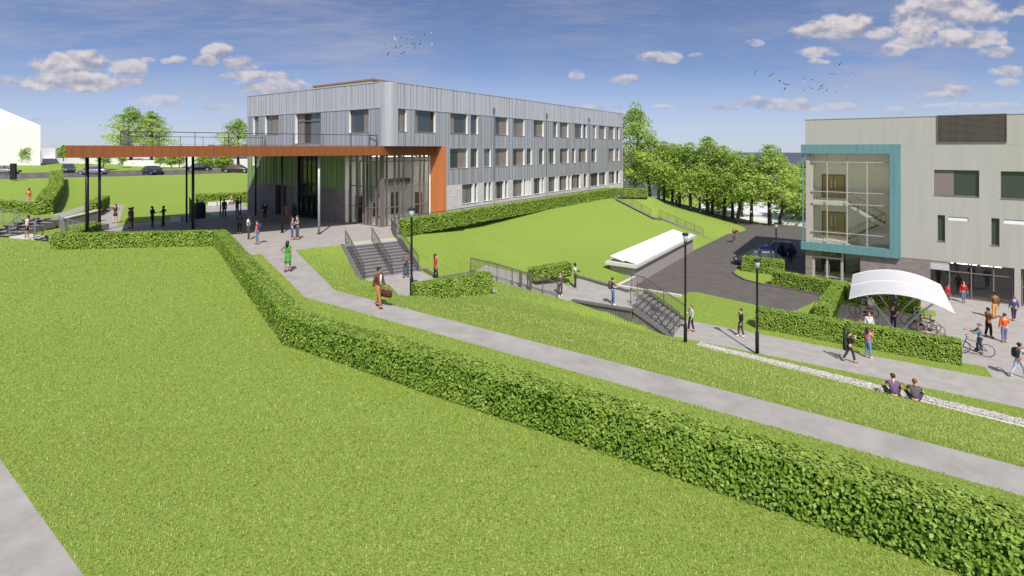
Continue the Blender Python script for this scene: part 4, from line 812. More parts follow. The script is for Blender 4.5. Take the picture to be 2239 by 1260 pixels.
# ================================================================ HEDGES
def leaf_quads(c, nrm, size, spread):
    n = len(c); nn = nrm+rng.normal(0, 1, (n, 3))*spread; nn /= np.linalg.norm(nn, axis=1, keepdims=True)
    r = rng.normal(0, 1, (n, 3)); t = np.cross(nn, r); t /= np.linalg.norm(t, axis=1, keepdims=True)+1e-9; b = np.cross(nn, t)
    s = (size*rng.uniform(.6, 1.25, n))[:, None]; q = np.empty((n, 4, 3))
    q[:, 0] = c-t*s*.55; q[:, 1] = c-b*s*.33+nn*s*.10; q[:, 2] = c+t*s*.55; q[:, 3] = c+b*s*.33+nn*s*.10
    return q.reshape(-1, 3)
def hedge(label, pts3, w, h, leaf=.11, dens=260, group=None):
    pts3 = [Vector(p) for p in pts3]; root = thing('hedge', label, 'hedge', tuple(pts3[0]), group); n = len(pts3); mit = []
    for i in range(n):
        ds = []
        if i: d = pts3[i]-pts3[i-1]; ds.append(Vector((d.x, d.y, 0)).normalized())
        if i < n-1: d = pts3[i+1]-pts3[i]; ds.append(Vector((d.x, d.y, 0)).normalized())
        nr = [Vector((-d.y, d.x, 0)) for d in ds]; m = sum(nr, Vector((0, 0, 0))).normalized(); mit.append(m/max(.4, m.dot(nr[0])))
    ins = leaf*.45; rings = []
    for k, (p, m) in enumerate(zip(pts3, mit)):
        e = Vector((0, 0, 0))
        if k == 0: e = (pts3[1]-p).normalized()*ins
        if k == n-1: e = (pts3[-2]-p).normalized()*ins
        a = m*(w/2-ins); rings.append([p+e-a+Vector((0, 0, -.15)), p+e+a+Vector((0, 0, -.15)), p+e+a+Vector((0, 0, h-ins)), p+e-a+Vector((0, 0, h-ins))])
    MB().loft(rings).build('branches', m_twig, root)
    C, N, T = [], [], []
    def face(o, a, b, nr, top=0):
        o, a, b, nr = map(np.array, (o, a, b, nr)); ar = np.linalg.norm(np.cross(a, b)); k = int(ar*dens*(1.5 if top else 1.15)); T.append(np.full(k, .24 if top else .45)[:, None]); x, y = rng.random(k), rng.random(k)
        wv = np.sin((o[0]+x*a[0]+y*b[0])*2.1)*np.cos((o[1]+x*a[1]+y*b[1])*1.7)*.025
        C.append(o+x[:, None]*a+y[:, None]*b+nr*(rng.normal(-leaf*.12, leaf*(.2 if top else (.34 if leaf < .1 else .17)), k)+wv)[:, None]); N.append(np.tile(nr, (k, 1)))
    up = np.array((0, 0, 1.))
    for i in range(n-1):
        p, q = pts3[i], pts3[i+1]; mp, mq = mit[i]*w/2, mit[i+1]*w/2; d = (q-p); nr = Vector((-d.y, d.x, 0)).normalized(); H = Vector((0, 0, h))
        for sg in (1, -1): face(p+mp*sg, (q+mq*sg)-(p+mp*sg), H, nr*sg+Vector((0, 0, .35 if leaf < .1 else .8)))
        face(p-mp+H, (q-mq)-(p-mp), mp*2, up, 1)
    for p, q, m in ((pts3[0], pts3[1], mit[0]), (pts3[-1], pts3[-2], mit[-1])): face(p-m*w/2, m*w, Vector((0, 0, h)), (p-q).normalized()+Vector((0, 0, .35 if leaf < .1 else .8)))
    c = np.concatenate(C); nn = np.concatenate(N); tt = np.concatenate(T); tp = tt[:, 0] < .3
    for nm_, s_, mm in (('foliage', ~tp, m_leaf if leaf < .1 else m_leaf2), ('toplit_foliage', tp, m_toplit)): np_mesh(nm_, leaf_quads(c[s_], nn[s_], leaf, tt[s_])-np.array(pts3[0]), None, 4, mm, root)  # top leaves get the paler colour with overhead light painted in
    return root
def offp(p, d, k): return Vector((p[0]+d.x*k, p[1]+d.y*k, p[2]))
hz_ = -.27
na = P(622.9, 753, hz_); nb_ = P(900, 847, hz_); dirn = (nb_-na).normalized(); nend = na+dirn*25
# front hedge: one long run near the camera, the diagonal part and the far part
hc = P(461.6, 539, 0); hl = P(106, 547, -.05)
ca = offp(na, A2, .36); 
hedge('long tall hedge running beside the concrete path towards the camera', [offp(hc, Vector((.1, 1)), .5)+Vector((.28, 0, 0)), ca, offp(nend, A2, .36)], .74, 1.0, .085, 640)
hedge('straight hedge closing the plaza under the rust canopy', [offp(hc, Vector((.0, 1)), .47)+Vector((.55, .0, 0)), offp(hl, Vector((0, 1)), .45)], .9, 1.0, .12, 260)
hs = offp(hl, Vector((0, 1)), .4); hedge('short hedge stub turning back beside the terrace steps', [hs+Vector((.45, .55, 0)), P(152, 527, -.05)+Vector((0, 2.2, 0))], .9, 1.0, .13, 220)
hedge('long clipped hedge below the grey facade on top of the bank', [offp((*hedge_t0, 0), B2, -.05), offp((*hedge_t1, 0), B2, .3), (*hedge_t2, 0)], .85, 1.2, .15, 190)
a = Vector((*S(.3, 11.15), LZ1)); b = Vector((*S(4.95, 11.1), LZ1)); hedge('clipped hedge box beside the lamp post on the landing', [a, b], .85, 1.22, .11, 360)
a = P(1163, 613, -2.6); b = P(1243, 597, -2.75); hedge('small low hedge on the bank behind the picket fence', [a, b], .8, .85, .13, 220)
a = P(1652, 718, Z); b = P(2104, 801.5, Z); hedge('long hedge between the bike parking and the lower path', [offp(a, A2, .45), offp(b, A2, .45)], .9, 1.25, .115, 330)
a = P(1623, 593, Z); b = P(1712, 604, Z); hedge('square hedge on the road island in front of the parked cars', [offp(a, A2, .45)+Vector((0, 0, .05)), offp(b, A2, .45)+Vector((0, 0, .05))], .9, 1.3, .14, 220)
a = P(1691, 625, Z); b = P(1806, 650, Z); hedge('hedge along the road edge before the glazed entrance', [offp(a, A2, .45), offp(b, A2, .45)+Vector((1.2, -.8, 0))], .9, 1.2, .13, 240)
a = P(1800, 713, Z); b = P(1838, 651, Z); hedge('connecting hedge between the road end and the bike parking', [a+Vector((.1, .3, 0)), b+Vector((0, .2, 0))], .85, 1.2, .12, 260)
a = P(1858, 660, Z); b = P(2012, 688, Z); hedge('hedge behind the bike shelter along the paved forecourt', [offp(a, A2, .3), offp(b, A2, .3)], .8, 1.2, .13, 240)
a, b = Vector((33.5, 55.2, Z)), Vector((41, 50.2, Z)); hedge('shaded hedge behind the blue car in the car park', [a, b], 1.0, 1.3, .16, 160)
a, b = P(95, 470, .25), P(124, 396, 2.0); hedge('long diagonal hedge climbing the lawn towards the far road', [a, a.lerp(b, .5)+Vector((.6, 0, -.1)), b], 1.3, 1.5, .2, 110)
hedge('low hedge curving behind the left steps', [P(-70, 462, .3), P(40, 468, .2), P(95, 470, .2)], 1.3, 1.2, .18, 120)
a, b = P(198, 470, .2), P(229, 452, .2); hedge('short hedge at the end of the stone retaining wall', [a, b], .9, 1.2, .16, 150)
a, b = P(428, 446.5, .05), P(541, 441, .05); hedge('low hedge behind the pale stone block seats', [a, b], 1.2, 1.15, .18, 140)
# ================================================================ TREES
def tree_mesh(seed, kind):
    r = random.Random(seed); g = np.random.default_rng(seed); mb = MB(); tips = []
    H = 1.0; th = .36 if kind == 'park' else (.27 if kind == 'young' else .16)
    def limb(p, d, L, ra, lev):
        pts = [p]; 
        for i in range(3): d = (d+Vector((r.gauss(0, .12), r.gauss(0, .12), r.gauss(.06, .06)))).normalized(); pts.append(pts[-1]+d*L/3)
        mb.path(pts, lambda t: ra*(1-.6*t), 6 if lev < 2 else 4)
        tips.append(pts[-1]); 
        if lev < 3:
            for k in range(3 if lev else 3): a = r.uniform(0, 6.28); dd = (d*.75+Vector((math.cos(a), math.sin(a), r.uniform(-.1, .5)))*.75).normalized(); limb(pts[r.choice([2, 3])], dd, L*.66, ra*.5, lev+1)
    tr = [Vector((0, 0, -.02))]; 
    for i in range(6): tr.append(tr[-1]+Vector((r.gauss(0, .008), r.gauss(0, .008), .13)))
    mb.path(tr, lambda t: .024*(1-.75*t)+.004, 9); mb.tube((0, 0, -.03), (0, 0, .02), .036, .024, 9)
    for i in range(9):
        a = i*2.4+r.uniform(-.4, .4); z = th*.9+ (i/9)*.55; k = min(6, int(z/.13)); base = tr[k].lerp(tr[min(6, k+1)], (z/.13) % 1) if k < 6 else tr[6]
        limb(base, Vector((math.cos(a), math.sin(a), .35+.6*i/9)).normalized(), .20*(1-.45*i/9), .009, 1)
    trunk = mb
    W = {'park': .31, 'young': .33, 'tall': .23}[kind]; ncl = {'park': 112, 'young': 150, 'tall': 135}[kind]; C, N, S_ = [], [], []
    for i in range(ncl):
        z = th+(1-th)*r.random()**.85; q = (z-th)/(1-th); env = W*(math.sin(math.pi*min(1, .12+q*.90))**.65)*(1.12-.3*q)
        a = r.uniform(0, 6.28); rad = env*math.sqrt(r.uniform(.12, 1.1)); z = th+round((z-th)/.075+.35*math.sin(a*2+seed))*.075+r.gauss(0, .012); lump = 1+.26*math.sin(a*3+seed+z*6)+.16*math.sin(a*5+z*19); c = np.array((rad*lump*math.cos(a), rad*lump*math.sin(a), z))
        k = 46; R_ = r.uniform(.038, .088); o = g.normal(0, 1, (k, 3))*np.array((R_, R_, R_*.22)); o[:, 2] -= (o[:, 0]**2+o[:, 1]**2)/R_*.28
        C.append(c+o); out = np.tile(np.array((math.cos(a)*.35, math.sin(a)*.35, .9)), (k, 1)); N.append(out)
    c = np.concatenate(C); nn = np.concatenate(N); v = leaf_quads(c, nn, .030 if kind != 'young' else .058, .5)
    return trunk, v
TM = {}
def tree(kind, var, loc, h, label, group, rz=0., sx=1.):
    key = (kind, var)
    root = thing('tree', label, 'tree', tuple(loc), group, rz); root.scale = (h*sx, h*sx, h)
    if key not in TM:
        tk, v = tree_mesh(11+var*7+len(kind), kind); t = tk.build('trunk', m_bark, root, True, world=False); c = np_mesh('crown', v, None, 4, m_tree, root); TM[key] = (t, c)
    else:
        for s in TM[key]: c = s.copy(); COL.objects.link(c); c.parent = root
    return root
ordn = ['first', 'second', 'third', 'fourth', 'fifth', 'sixth', 'seventh', 'eighth', 'ninth', 'tenth', 'eleventh', 'twelfth', 'thirteenth', 'fourteenth', 'fifteenth', 'sixteenth', 'seventeenth', 'eighteenth']
rowt = [(1388, 432, 1.0, 245, 92), (1421, 433, 1, 303, 90), (1452, 437, 1, 318, 90), (1470, 438, 1, 325, 92), (1486, 446, 1, 326, 88), (1509, 452, 1, 322, 86), (1547, 454, 1, 314, 85), (1557, 456, 1, 345, 87), (1583, 465, 1, 330, 83), (1602, 462, 1, 350, 86), (1613, 480, 1, 343, 80), (1642, 485, 1, 347, 80), (1683, 486, 1, 331, 79), (1705, 487, 1, 350, 82), (1775, 490, 1, 352, 82)]
for i, (u, v, _, vt, d) in enumerate(rowt):
    p = PD(u, v, d); p.z = min(p.z, gz(p.x, p.y)+.1); z_top = PD(u, vt, d).z
    tree('tall' if i == 0 else 'park', i % 3, (p.x, p.y, p.z), (z_top-p.z)*1.03, ('tallest tree rising against the far end of the grey building' if i == 0 else f'leafy tree along the curving road, {ordn[i]} trunk counted from the grey building'), 'trees along the curving road', i*1.9, 1.0 if i else .88)
for i, (u, d, hh) in enumerate([(1440, 104, 8.5), (1478, 108, 7), (1530, 104, 8), (1572, 106, 7.5), (1622, 100, 7.5), (1752, 97, 8.5), (1768, 92, 9)]):
    q = PD(u, 400, d); tree('young' if i % 2 else 'park', i % 2, (q.x, q.y, gz(q.x, q.y)), hh+2.5, 'leafy tree growing behind the row beside the road', 'trees behind the roadside row', i*1.3, 1.1)
for lb, u, v, vt, d, k in (('largest tree left of the grey building seen above the canopy', 287, 357, 240, 116, 'park'), ('second large tree joined to the largest one above the canopy', 331, 360, 250, 116, 'park'), ('round tree touching the left end of the grey building', 521, 372, 265, 108, 'park')):
    p = PD(u, v, d); tree(k, 1, tuple(p), PD(u, vt, d).z-p.z, lb, None, d*u, 1.15)
sm = [(62, 358, 317, 104, 'small round tree in front of the white house'), (-2, 360, 330, 104, 'small tree cut by the left picture edge'), (139, 352, 319, 108, 'small tree left of the canopy end beside the road'), (184, 352, 330, 110, 'small tree behind the leftmost canopy column'), (226, 366, 330, 102, 'slim small tree right of the silver car'), (268, 358, 335, 108, 'thin young tree just left of the largest trunk')]
sm += [(u, v, 336, 110+i, f'small tree in the row before the white block, {ordn[i]} from the large trunks') for i, (u, v) in enumerate([(350, 364), (374, 367), (392, 366), (440, 367), (452, 368), (480, 369), (497, 368)])]
for i, (u, v, vt, d, lb) in enumerate(sm):
    p = PD(u, v, d); tree('young', i % 2, tuple(p), PD(u, vt, d).z-p.z, lb, 'small trees beside the far road', i*1.1, 1.0)
# ================================================================ LAMP POSTS
def lamp(label, u, v, z, h):
    p = P(u, v, z); root = thing('street_lamp', label, 'street lamp', tuple(p), 'black lamp posts')
    MB().lathe([(.10, 0), (.10, 1.15), (.085, 1.2), (.062, 1.28), (.058, h-.62), (.07, h-.60), (.05, h-.58)], (0, 0, 0), 12).build('post', m_dark, root, True, world=False)
    MB().lathe([(.05, h-.58), (.10, h-.52), (.10, h-.50)], (0, 0, 0), 12).build('collar', m_dark, root, True, world=False)
    MB().lathe([(.085, h-.50), (.15, h-.16), (.15, h-.12)], (0, 0, 0), 14).build('lamp_shade', mat('frosted_glass', (.72, .78, .82), .25), root, True, world=False)
    MB().lathe([(.19, h-.12), (.20, h-.05), (.16, h), (.05, h+.03)], (0, 0, 0), 14).build('lamp_cap', m_black, root, True, world=False)
lamp('black lamp post on the landing beside the hedge box', 900, 655, LZ1, 5.06)
lamp('black lamp post at the foot of the lower stairs', 1498.5, 753, -4.75, 6.5)
lamp('black lamp post in the grass edge of the lower path', 1655.5, 773, -4.95, 5.35)
lamp('black lamp post behind the square hedge in the car park', 1697, 592, Z+.2, 4.5)
# ================================================================ PEOPLE
def skin_mesh(co, edges, rad, root=0, sub=1):
    me = bpy.data.meshes.new('tmp'); me.from_pydata(co, edges, []); ob = bpy.data.objects.new('tmp', me); COL.objects.link(ob)
    ob.modifiers.new('s', 'SKIN'); sk = me.skin_vertices[0].data
    for i, r in enumerate(rad): sk[i].radius = r if isinstance(r, tuple) else (r, r)
    for i in range(len(co)): sk[i].use_root = (i == root)
    ob.modifiers['s'].use_smooth_shade = True
    if sub: m = ob.modifiers.new('d', 'SUBSURF'); m.levels = m.render_levels = sub
    dg = bpy.context.evaluated_depsgraph_get(); out = bpy.data.meshes.new_from_object(ob.evaluated_get(dg)); bpy.data.objects.remove(ob); bpy.data.meshes.remove(me); return out
def mobj(name, me, m, parent):
    me.name = name; me.materials.clear(); me.materials.append(m)
    o = bpy.data.objects.new(name, me); COL.objects.link(o); o.parent = parent; return o
SK = {'l': lin((222, 170, 140)), 'm': lin((180, 120, 88)), 'd': lin((92, 58, 42))}
HC = {'black': (.012, .010, .010), 'brown': (.05, .028, .016), 'red': (.22, .065, .02), 'grey': (.2, .2, .2), 'ginger': (.30, .11, .03)}
def cm(c): return mat('cloth_%d_%d_%d' % c, lin(c), .85, 0, .12, 14)
def lerp(a, b, t): return a+(b-a)*t
def person(label, u, v, z, az, h=1.75, skin='l', hair='brown', hs='short', top=(90, 90, 90), sleeve=1, bot=(50, 50, 60), bt='trousers', shoe=(40, 36, 34), arms=('down', 'down'), walk=0., lean=0., sit=None, group='people walking and standing about the campus', jacket=None, at=None, sh=None):
    p = P(u, v, z) if at is None else Vector(at); root = thing('person', label, 'person', tuple(p), group, -R(az)); k = h/1.75
    J = {}
    hip = .93; dz = 0.
    if sit == 'ground': dz = -.80
    if sit == 'bench': dz = -.47
    base = Vector((0, 0, hip+dz)); L_ = Vector((0, math.sin(lean), math.cos(lean)))
    J['pel'] = base; J['wai'] = base+L_*.16; J['che'] = base+L_*.36; J['neck'] = base+L_*.53; J['jaw'] = base+L_*.60+Vector((0, .025, 0)); J['head'] = base+L_*.70+Vector((0, .005, 0)); J['top'] = base+L_*.775+Vector((0, -.01, 0))
    J['nose'] = J['jaw'].lerp(J['head'], .55)+Vector((0, .105, 0))
    for s, n in ((-1, 'L'), (1, 'R')):
        J['hip'+n] = base+Vector((.085*s, 0, -.05)); sw = walk*s
        if sit == 'ground': J['kn'+n] = base+Vector((.30*s, .33, .22)); J['an'+n] = base+Vector((.14*s, .50, -.07)); 
        elif sit == 'bench': J['kn'+n] = base+Vector((.11*s, .43, -.02)); J['an'+n] = base+Vector((.11*s, .46, -.42))
        else:
            f = .30*sw; J['kn'+n] = Vector((.09*s, f*.55+.02+abs(sw)*.03, .49)); J['an'+n] = Vector((.095*s, f*(1.05 if f > 0 else 1.25), .09+(.07*abs(sw) if f < 0 else 0)))
        J['toe'+n] = J['an'+n]+Vector((.015*s, .15, -.055)); J['heel'+n] = J['an'+n]+Vector((0, -.05, -.05))
        J['sh'+n] = base+L_*.49+Vector((.165*s, 0, 0)); S_ = J['sh'+n]; po = arms[0 if s < 0 else 1]; ws = -walk*s
        if po == 'down': e = S_+Vector((.045*s, -.03+.10*ws, -.275)); w = e+Vector((.01*s, .06+.12*ws, -.24))
        elif po == 'phone': e = S_+Vector((.05*s, .03, -.27)); w = e+Vector((-.06*s, .22, .04))
        elif po == 'cross': e = S_+Vector((.06*s, .06, -.26)); w = e+Vector((-.22*s, .14, .05))
        elif po == 'hip': e = S_+Vector((.20*s, -.05, -.20)); w = e+Vector((-.16*s, .08, -.17))
        elif po == 'wave': e = S_+Vector((.16*s, .08, -.10)); w = e+Vector((.05*s, .06, .26))
        elif po == 'out': e = S_+Vector((.22*s, .04, -.17)); w = e+Vector((.15*s, .12, .03))
        elif po == 'bar': e = S_+Vector((.05*s, .17, -.22)); w = e+Vector((0, .24, -.02))
        elif po == 'back': e = S_+Vector((.16*s, -.12, -.18)); w = e+Vector((-.08*s, .1, .18))
        elif po == 'chin': e = S_+Vector((.03*s, .12, -.25)); w = e+Vector((-.10*s, .12, .20))
        elif po == 'knee': e = S_+Vector((.17*s, .10, -.25)); w = J['kn'+n]+Vector((-.02*s, -.02, .06))
        J['el'+n], J['wr'+n] = e, w; d = (w-e).normalized(); J['pa'+n] = w+d*.075
        sd = d.cross(Vector((0, 0, 1))); sd = sd.normalized() if sd.length > .2 else Vector((0, 1, 0))
        fwd = sd if po != 'down' else Vector((0, 1, 0)); cl = (Vector((-s, 0, 0))-d*d.dot(Vector((-s, 0, 0)))).normalized()
        for i, (of, ln) in enumerate(((-.028, .055), (-.010, .068), (.010, .072), (.028, .064))):
            J[f'f{i}a'+n] = J['pa'+n]+fwd*of+d*.03; J[f'f{i}b'+n] = J[f'f{i}a'+n]+d*ln+cl*.022*(1+.1*i)
        J['tha'+n] = w+d*.03+fwd*.035; J['thb'+n] = J['tha'+n]+d*.05+fwd*.022+cl*.012
    RD = dict(pel=(.125, .10), wai=(.115, .085), che=(.145, .10), neck=.056, jaw=(.062, .07), head=(.078, .092), top=.052, nose=.014)
    for n in 'LR':
        RD.update({'hip'+n: .088, 'kn'+n: .056, 'an'+n: .038, 'toe'+n: .030, 'heel'+n: .034, 'sh'+n: .056, 'el'+n: .041, 'wr'+n: .029, 'pa'+n: (.034, .018), 'tha'+n: .010, 'thb'+n: .008})
        for i in range(4): RD[f'f{i}a'+n] = .0095; RD[f'f{i}b'+n] = .007
    ED = [('pel', 'wai'), ('wai', 'che'), ('che', 'neck'), ('neck', 'jaw'), ('jaw', 'head'), ('head', 'top'), ('head', 'nose')]
    for n in 'LR':
        ED += [('pel', 'hip'+n), ('hip'+n, 'kn'+n), ('kn'+n, 'an'+n), ('an'+n, 'toe'+n), ('an'+n, 'heel'+n), ('che', 'sh'+n), ('sh'+n, 'el'+n), ('el'+n, 'wr'+n), ('wr'+n, 'pa'+n), ('wr'+n, 'tha'+n), ('tha'+n, 'thb'+n)]
        for i in range(4): ED += [('pa'+n, f'f{i}a'+n), (f'f{i}a'+n, f'f{i}b'+n)]
    def sub(keys_edges, grow, over=None, rootk=None, lv=1, ends=None):
        ks = []; over = over or {}
        for a, b in keys_edges:
            for q in (a, b):
                if q not in ks: ks.append(q)
        JJ = dict(J); JJ.update(ends or {})
        co = [tuple(JJ[q]*k) for q in ks]; rad = []
        for q in ks:
            r = over.get(q, RD.get(q, .05)); rad.append(tuple((x+grow)*k for x in r) if isinstance(r, tuple) else (r+grow)*k)
        return skin_mesh(co, [(ks.index(a), ks.index(b)) for a, b in keys_edges], rad, ks.index(rootk) if rootk else 0, lv)
    msk = mat('skin_'+skin, SK[skin], .55)
    mobj('body', sub(ED, 0, None, 'pel'), msk, root)
    mt = cm(top); te = [('pel', 'wai'), ('wai', 'che'), ('che', 'neck')]; ends = {'neck': J['neck'].lerp(J['che'], .15)}
    for n in 'LR':
        ends['cuf'+n] = J['sh'+n].lerp(J['el'+n], .55) if sleeve < 1 else J['el'+n].lerp(J['wr'+n], .93)
        te += [('che', 'sh'+n)]
        if sleeve >= 1: te += [('sh'+n, 'el'+n), ('el'+n, 'cuf'+n)]
        elif sleeve > 0: te += [('sh'+n, 'cuf'+n)]
    tn = 'dress' if bt == 'dress' else ('jacket' if jacket else ('jumper' if sleeve >= 1 else 'shirt'))
    ov = {'cufL': .034, 'cufR': .034, 'neck': .048, 'pel': (.128, .108), 'wai': (.120, .098), 'che': (.155, .122)}
    if sit: ov.update({'pel': (.14, .13), 'wai': (.138, .13), 'che': (.165, .145)})
    if jacket: ends['pel'] = J['pel']-L_*.06
    mobj(tn, sub(te, .016 if not jacket else .024, ov, 'che', ends=ends), mt, root)
    if jacket:
        q = MB(); f = J['che']+Vector((0, .128, 0)); q.loft([[f+Vector((-.05, 0, .13)), f+Vector((.05, 0, .13)), f+Vector((.05, -.03, .13)), f+Vector((-.05, -.03, .13))], [f+Vector((-.045, .006, -.05)), f+Vector((.045, .006, -.05)), f+Vector((.045, -.05, -.05)), f+Vector((-.045, -.05, -.05))], [f+Vector((-.04, -.008, -.30)), f+Vector((.04, -.008, -.30)), f+Vector((.04, -.05, -.30)), f+Vector((-.04, -.05, -.30))]])
        q.v = [tuple(x*k for x in w_) for w_ in q.v]; q.build('shirt', cm(jacket), root, True, world=False)
    mb_ = cm(bot)
    if bt in ('trousers', 'shorts'):
        be = [('wai2', 'pel')]; ends = {'wai2': J['pel']+L_*.10}; ov = {'wai2': (.118, .088), 'pel': (.128, .104)}
        for n in 'LR':
            be += [('pel', 'hip'+n), ('hip'+n, 'kn'+n)] if bt == 'trousers' else [('pel', 'hip'+n), ('hip'+n, 'hem'+n)]
            ends['hem'+n] = J['kn'+n].lerp(J['an'+n], .93) if bt == 'trousers' else J['hip'+n].lerp(J['kn'+n], .72); ov['hem'+n] = .05 if bt == 'trousers' else .075
            if bt == 'trousers': be += [('kn'+n, 'hem'+n)]
        mobj('trousers' if bt == 'trousers' else 'shorts', sub(be, .013, ov, 'pel', ends=ends), mb_, root)
    else:
        zt_, zb_ = J['pel'].z+.10, (.50 if bt == 'dress' else .70); q = MB(); rings = []
        for t in np.linspace(0, 1, 5): rr = lerp(.13, .175, t); rings.append([Vector((rr*1.08*math.cos(a)*k, rr*.86*math.sin(a)*k+.01, lerp(zt_, zb_, t)*k)) for a in np.linspace(0, 2*math.pi, 17)[:-1]])
        q.loft(rings).build('skirt', mb_, root, True, world=False)
    msh = cm(shoe)
    for n in 'LR':
        q = [('heel'+n, 'an2'), ('heel'+n, 'mid'), ('mid', 'toe'+n)]; mobj('shoe', sub(q, .012, {'an2': .040, 'mid': .036}, 'heel'+n, ends={'an2': J['an'+n]+Vector((0, 0, .0)), 'mid': J['heel'+n].lerp(J['toe'+n], .5)+Vector((0, 0, .01))}), msh, root)
    if hs != 'bald':
        hm = mat('hair_'+hair, HC[hair], .6); c = J['head']+Vector((0, -.022, .028)); q = MB(); q.ball(c, .092, .102, .095, 12, 8)
        if hs == 'long': q.loft([[c+Vector((rx*math.cos(a), -.045+ry*math.sin(a), zz_)) for a in np.linspace(0, 2*math.pi, 11)[:-1]] for rx, ry, zz_ in ((.085, .06, .02), (.098, .055, -.10), (.095, .045, -.22), (.06, .03, -.34))])
        if hs == 'bun': q.ball(c+Vector((0, -.10, .05)), .05, .05, .05)
        if hs == 'tail': q.path([c+Vector((0, -.09, .02)), c+Vector((0, -.15, -.05)), c+Vector((0, -.14, -.22))], lambda t: .035*(1-.6*t), 7)
        if hs == 'afro': q.ball(c+Vector((0, -.02, .02)), .13, .13, .12)
        if hs == 'cap': q.obox(c+Vector((-.075, .05, .02)), (.15, 0, 0), (0, .11, -.015), (0, 0, .018))
        if hs == 'beard': q.ball(J['jaw']+Vector((0, .03, -.02)), .058, .055, .05, 8, 6)
        q.v = [tuple(x*k for x in w_) for w_ in q.v]; q.build('hair' if hs != 'cap' else 'cap', hm, root, True, world=False)
    root['_J'] = 0; del root['_J']
    M = Matrix.Translation(p) @ Matrix.Rotation(-R(az), 4, 'Z')
    return root, (lambda q: M @ (J[q]*k)), M
def carried(label, cat, name, M, at, builder, m, rz=None):
    mb = MB(); builder(mb); o = mb.build(name, m, None, True, world=False); o.matrix_world = Matrix.Translation(at) @ M.to_3x3().to_4x4(); return tag(o, label, cat)
def backpack(label, per, m, h=.46):
    _, j, M = per; c = j('che'); off = M.to_3x3() @ Vector((0, -.20, -.02))
    def bd(mb):
        mb.loft([[Vector((x*w, y*d, z)) for x, y in ((-1, -.7), (-.7, -1), (.7, -1), (1, -.7), (1, .7), (.7, 1), (-.7, 1), (-1, .7))] for w, d, z in ((.10, .06, -h/2), (.15, .09, -h/2+.05), (.15, .10, .05), (.13, .08, h/2-.06), (.07, .05, h/2))])
        for s in (-1, 1): mb.path([Vector((.09*s, .07, h/2-.06)), Vector((.11*s, .21, h/2-.04)), Vector((.13*s, .325, .02)), Vector((.12*s, .2, -.12)), Vector((.11*s, .06, -.16))], .016, 5)
    return carried(label, 'backpack', 'backpack', M, c+off, bd, m)
def phone(label, per, hand='R'):
    _, j, M = per
    return carried(label, 'phone', 'phone', M, j('pa'+hand)+Vector((0, 0, .04)), lambda mb: mb.box(-.036, .036, -.006, .006, -.07, .08), m_black)
# --- entrance plaza and path
q = person('man in a brown jacket and tan trousers carrying a bag on the path', 828, 673, -.3, 118, 1.80, 'm', 'black', 'short', (104, 62, 38), 1, (168, 122, 70), 'trousers', (52, 30, 24), ('down', 'down'), .55, .03, None, 'people on the path', (235, 230, 225))
def bag(mb):
    mb.loft([[Vector((x*w, y, z)) for x, z in ((-.06, -.15), (.06, -.15), (.11, -.05), (.10, .08), (.05, .14), (-.05, .14), (-.10, .08), (-.11, -.05))] for w, y in ((.55, -.30), (1, -.26), (1.05, 0), (1, .26), (.55, .30))]); mb.path([Vector((0, -.16, .13)), Vector((0, -.12, .24)), Vector((0, .12, .24)), Vector((0, .16, .13))], .014, 5)
carried('brown leather holdall carried by the man in the brown jacket', 'bag', 'holdall', q[2], q[1]('paL')+Vector((.0, 0, -.26)), bag, cm((84, 38, 30)))
person('woman in a green dress seen from behind on the path', 629, 594, -.12, 5, 1.72, 'm', 'black', 'long', (70, 150, 62), .5, (74, 158, 66), 'dress', (60, 42, 32), ('hip', 'down'), .35)
q = person('man in a white shirt and tan boots looking at his phone near the shade', 543.5, 525, 0, 80, 1.80, 'd', 'black', 'short', (232, 230, 232), .5, (72, 68, 68), 'trousers', (196, 150, 92), ('down', 'phone'), 0.15); phone('phone in the hand of the man in the white shirt by the shade', q)
q = person('person in a red jumper with a blue backpack near the hedge corner', 563, 534, 0, 265, 1.68, 'l', 'brown', 'short', (205, 30, 38), .55, (96, 116, 140), 'trousers', (50, 48, 52), ('down', 'down'), .3); backpack('blue backpack on the person in the red jumper', q, cm((42, 58, 110)))
person('woman in a grey top leaning towards the man in teal', 638.5, 524.5, 0, 62, 1.70, 'l', 'brown', 'long', (122, 120, 124), 1, (84, 98, 150), 'trousers', (150, 60, 44), ('down', 'phone'), .1, .05)
person('man in a teal shirt with folded arms beside the woman in grey', 650.5, 524, 0, 225, 1.80, 'l', 'brown', 'short', (60, 104, 112), .5, (84, 76, 84), 'trousers', (60, 52, 52), ('cross', 'cross'), .1)
person('woman in a dark brown coat at the edge of the canopy shade', 523.5, 512, 0, 350, 1.72, 'm', 'brown', 'long', (58, 46, 40), 1, (30, 28, 30), 'trousers', (26, 24, 24), ('phone', 'phone'), .1)
person('woman in a dusty pink jumpsuit with arms spread before the doors', 627, 488, 0, 175, 1.76, 'm', 'black', 'bun', (150, 100, 84), 1, (150, 100, 84), 'trousers', (120, 80, 66), ('out', 'hip'), .1)
person('person in black standing beside the entrance doors', 643.5, 487, 0, 0, 1.75, 'd', 'black', 'short', (26, 26, 28), 1, (24, 24, 26), 'trousers', (22, 22, 22), ('down', 'down'), 0)
q = person('woman in dark clothes with a shoulder bag by the stone wall', 579, 481, 0, 150, 1.72, 'l', 'black', 'long', (34, 34, 38), 1, (28, 28, 32), 'trousers', (120, 116, 112), ('down', 'down'), .2)
carried('dark shoulder bag of the woman by the stone wall', 'bag', 'shoulder_bag', q[2], q[1]('hipL')+Vector((-.12, 0, .05)), lambda mb: (mb.box(-.05, .05, -.16, .16, -.14, .12), mb.path([Vector((0, -.14, .12)), Vector((.12, 0, .55)), Vector((0, .14, .12))], .012, 5)), m_dark)
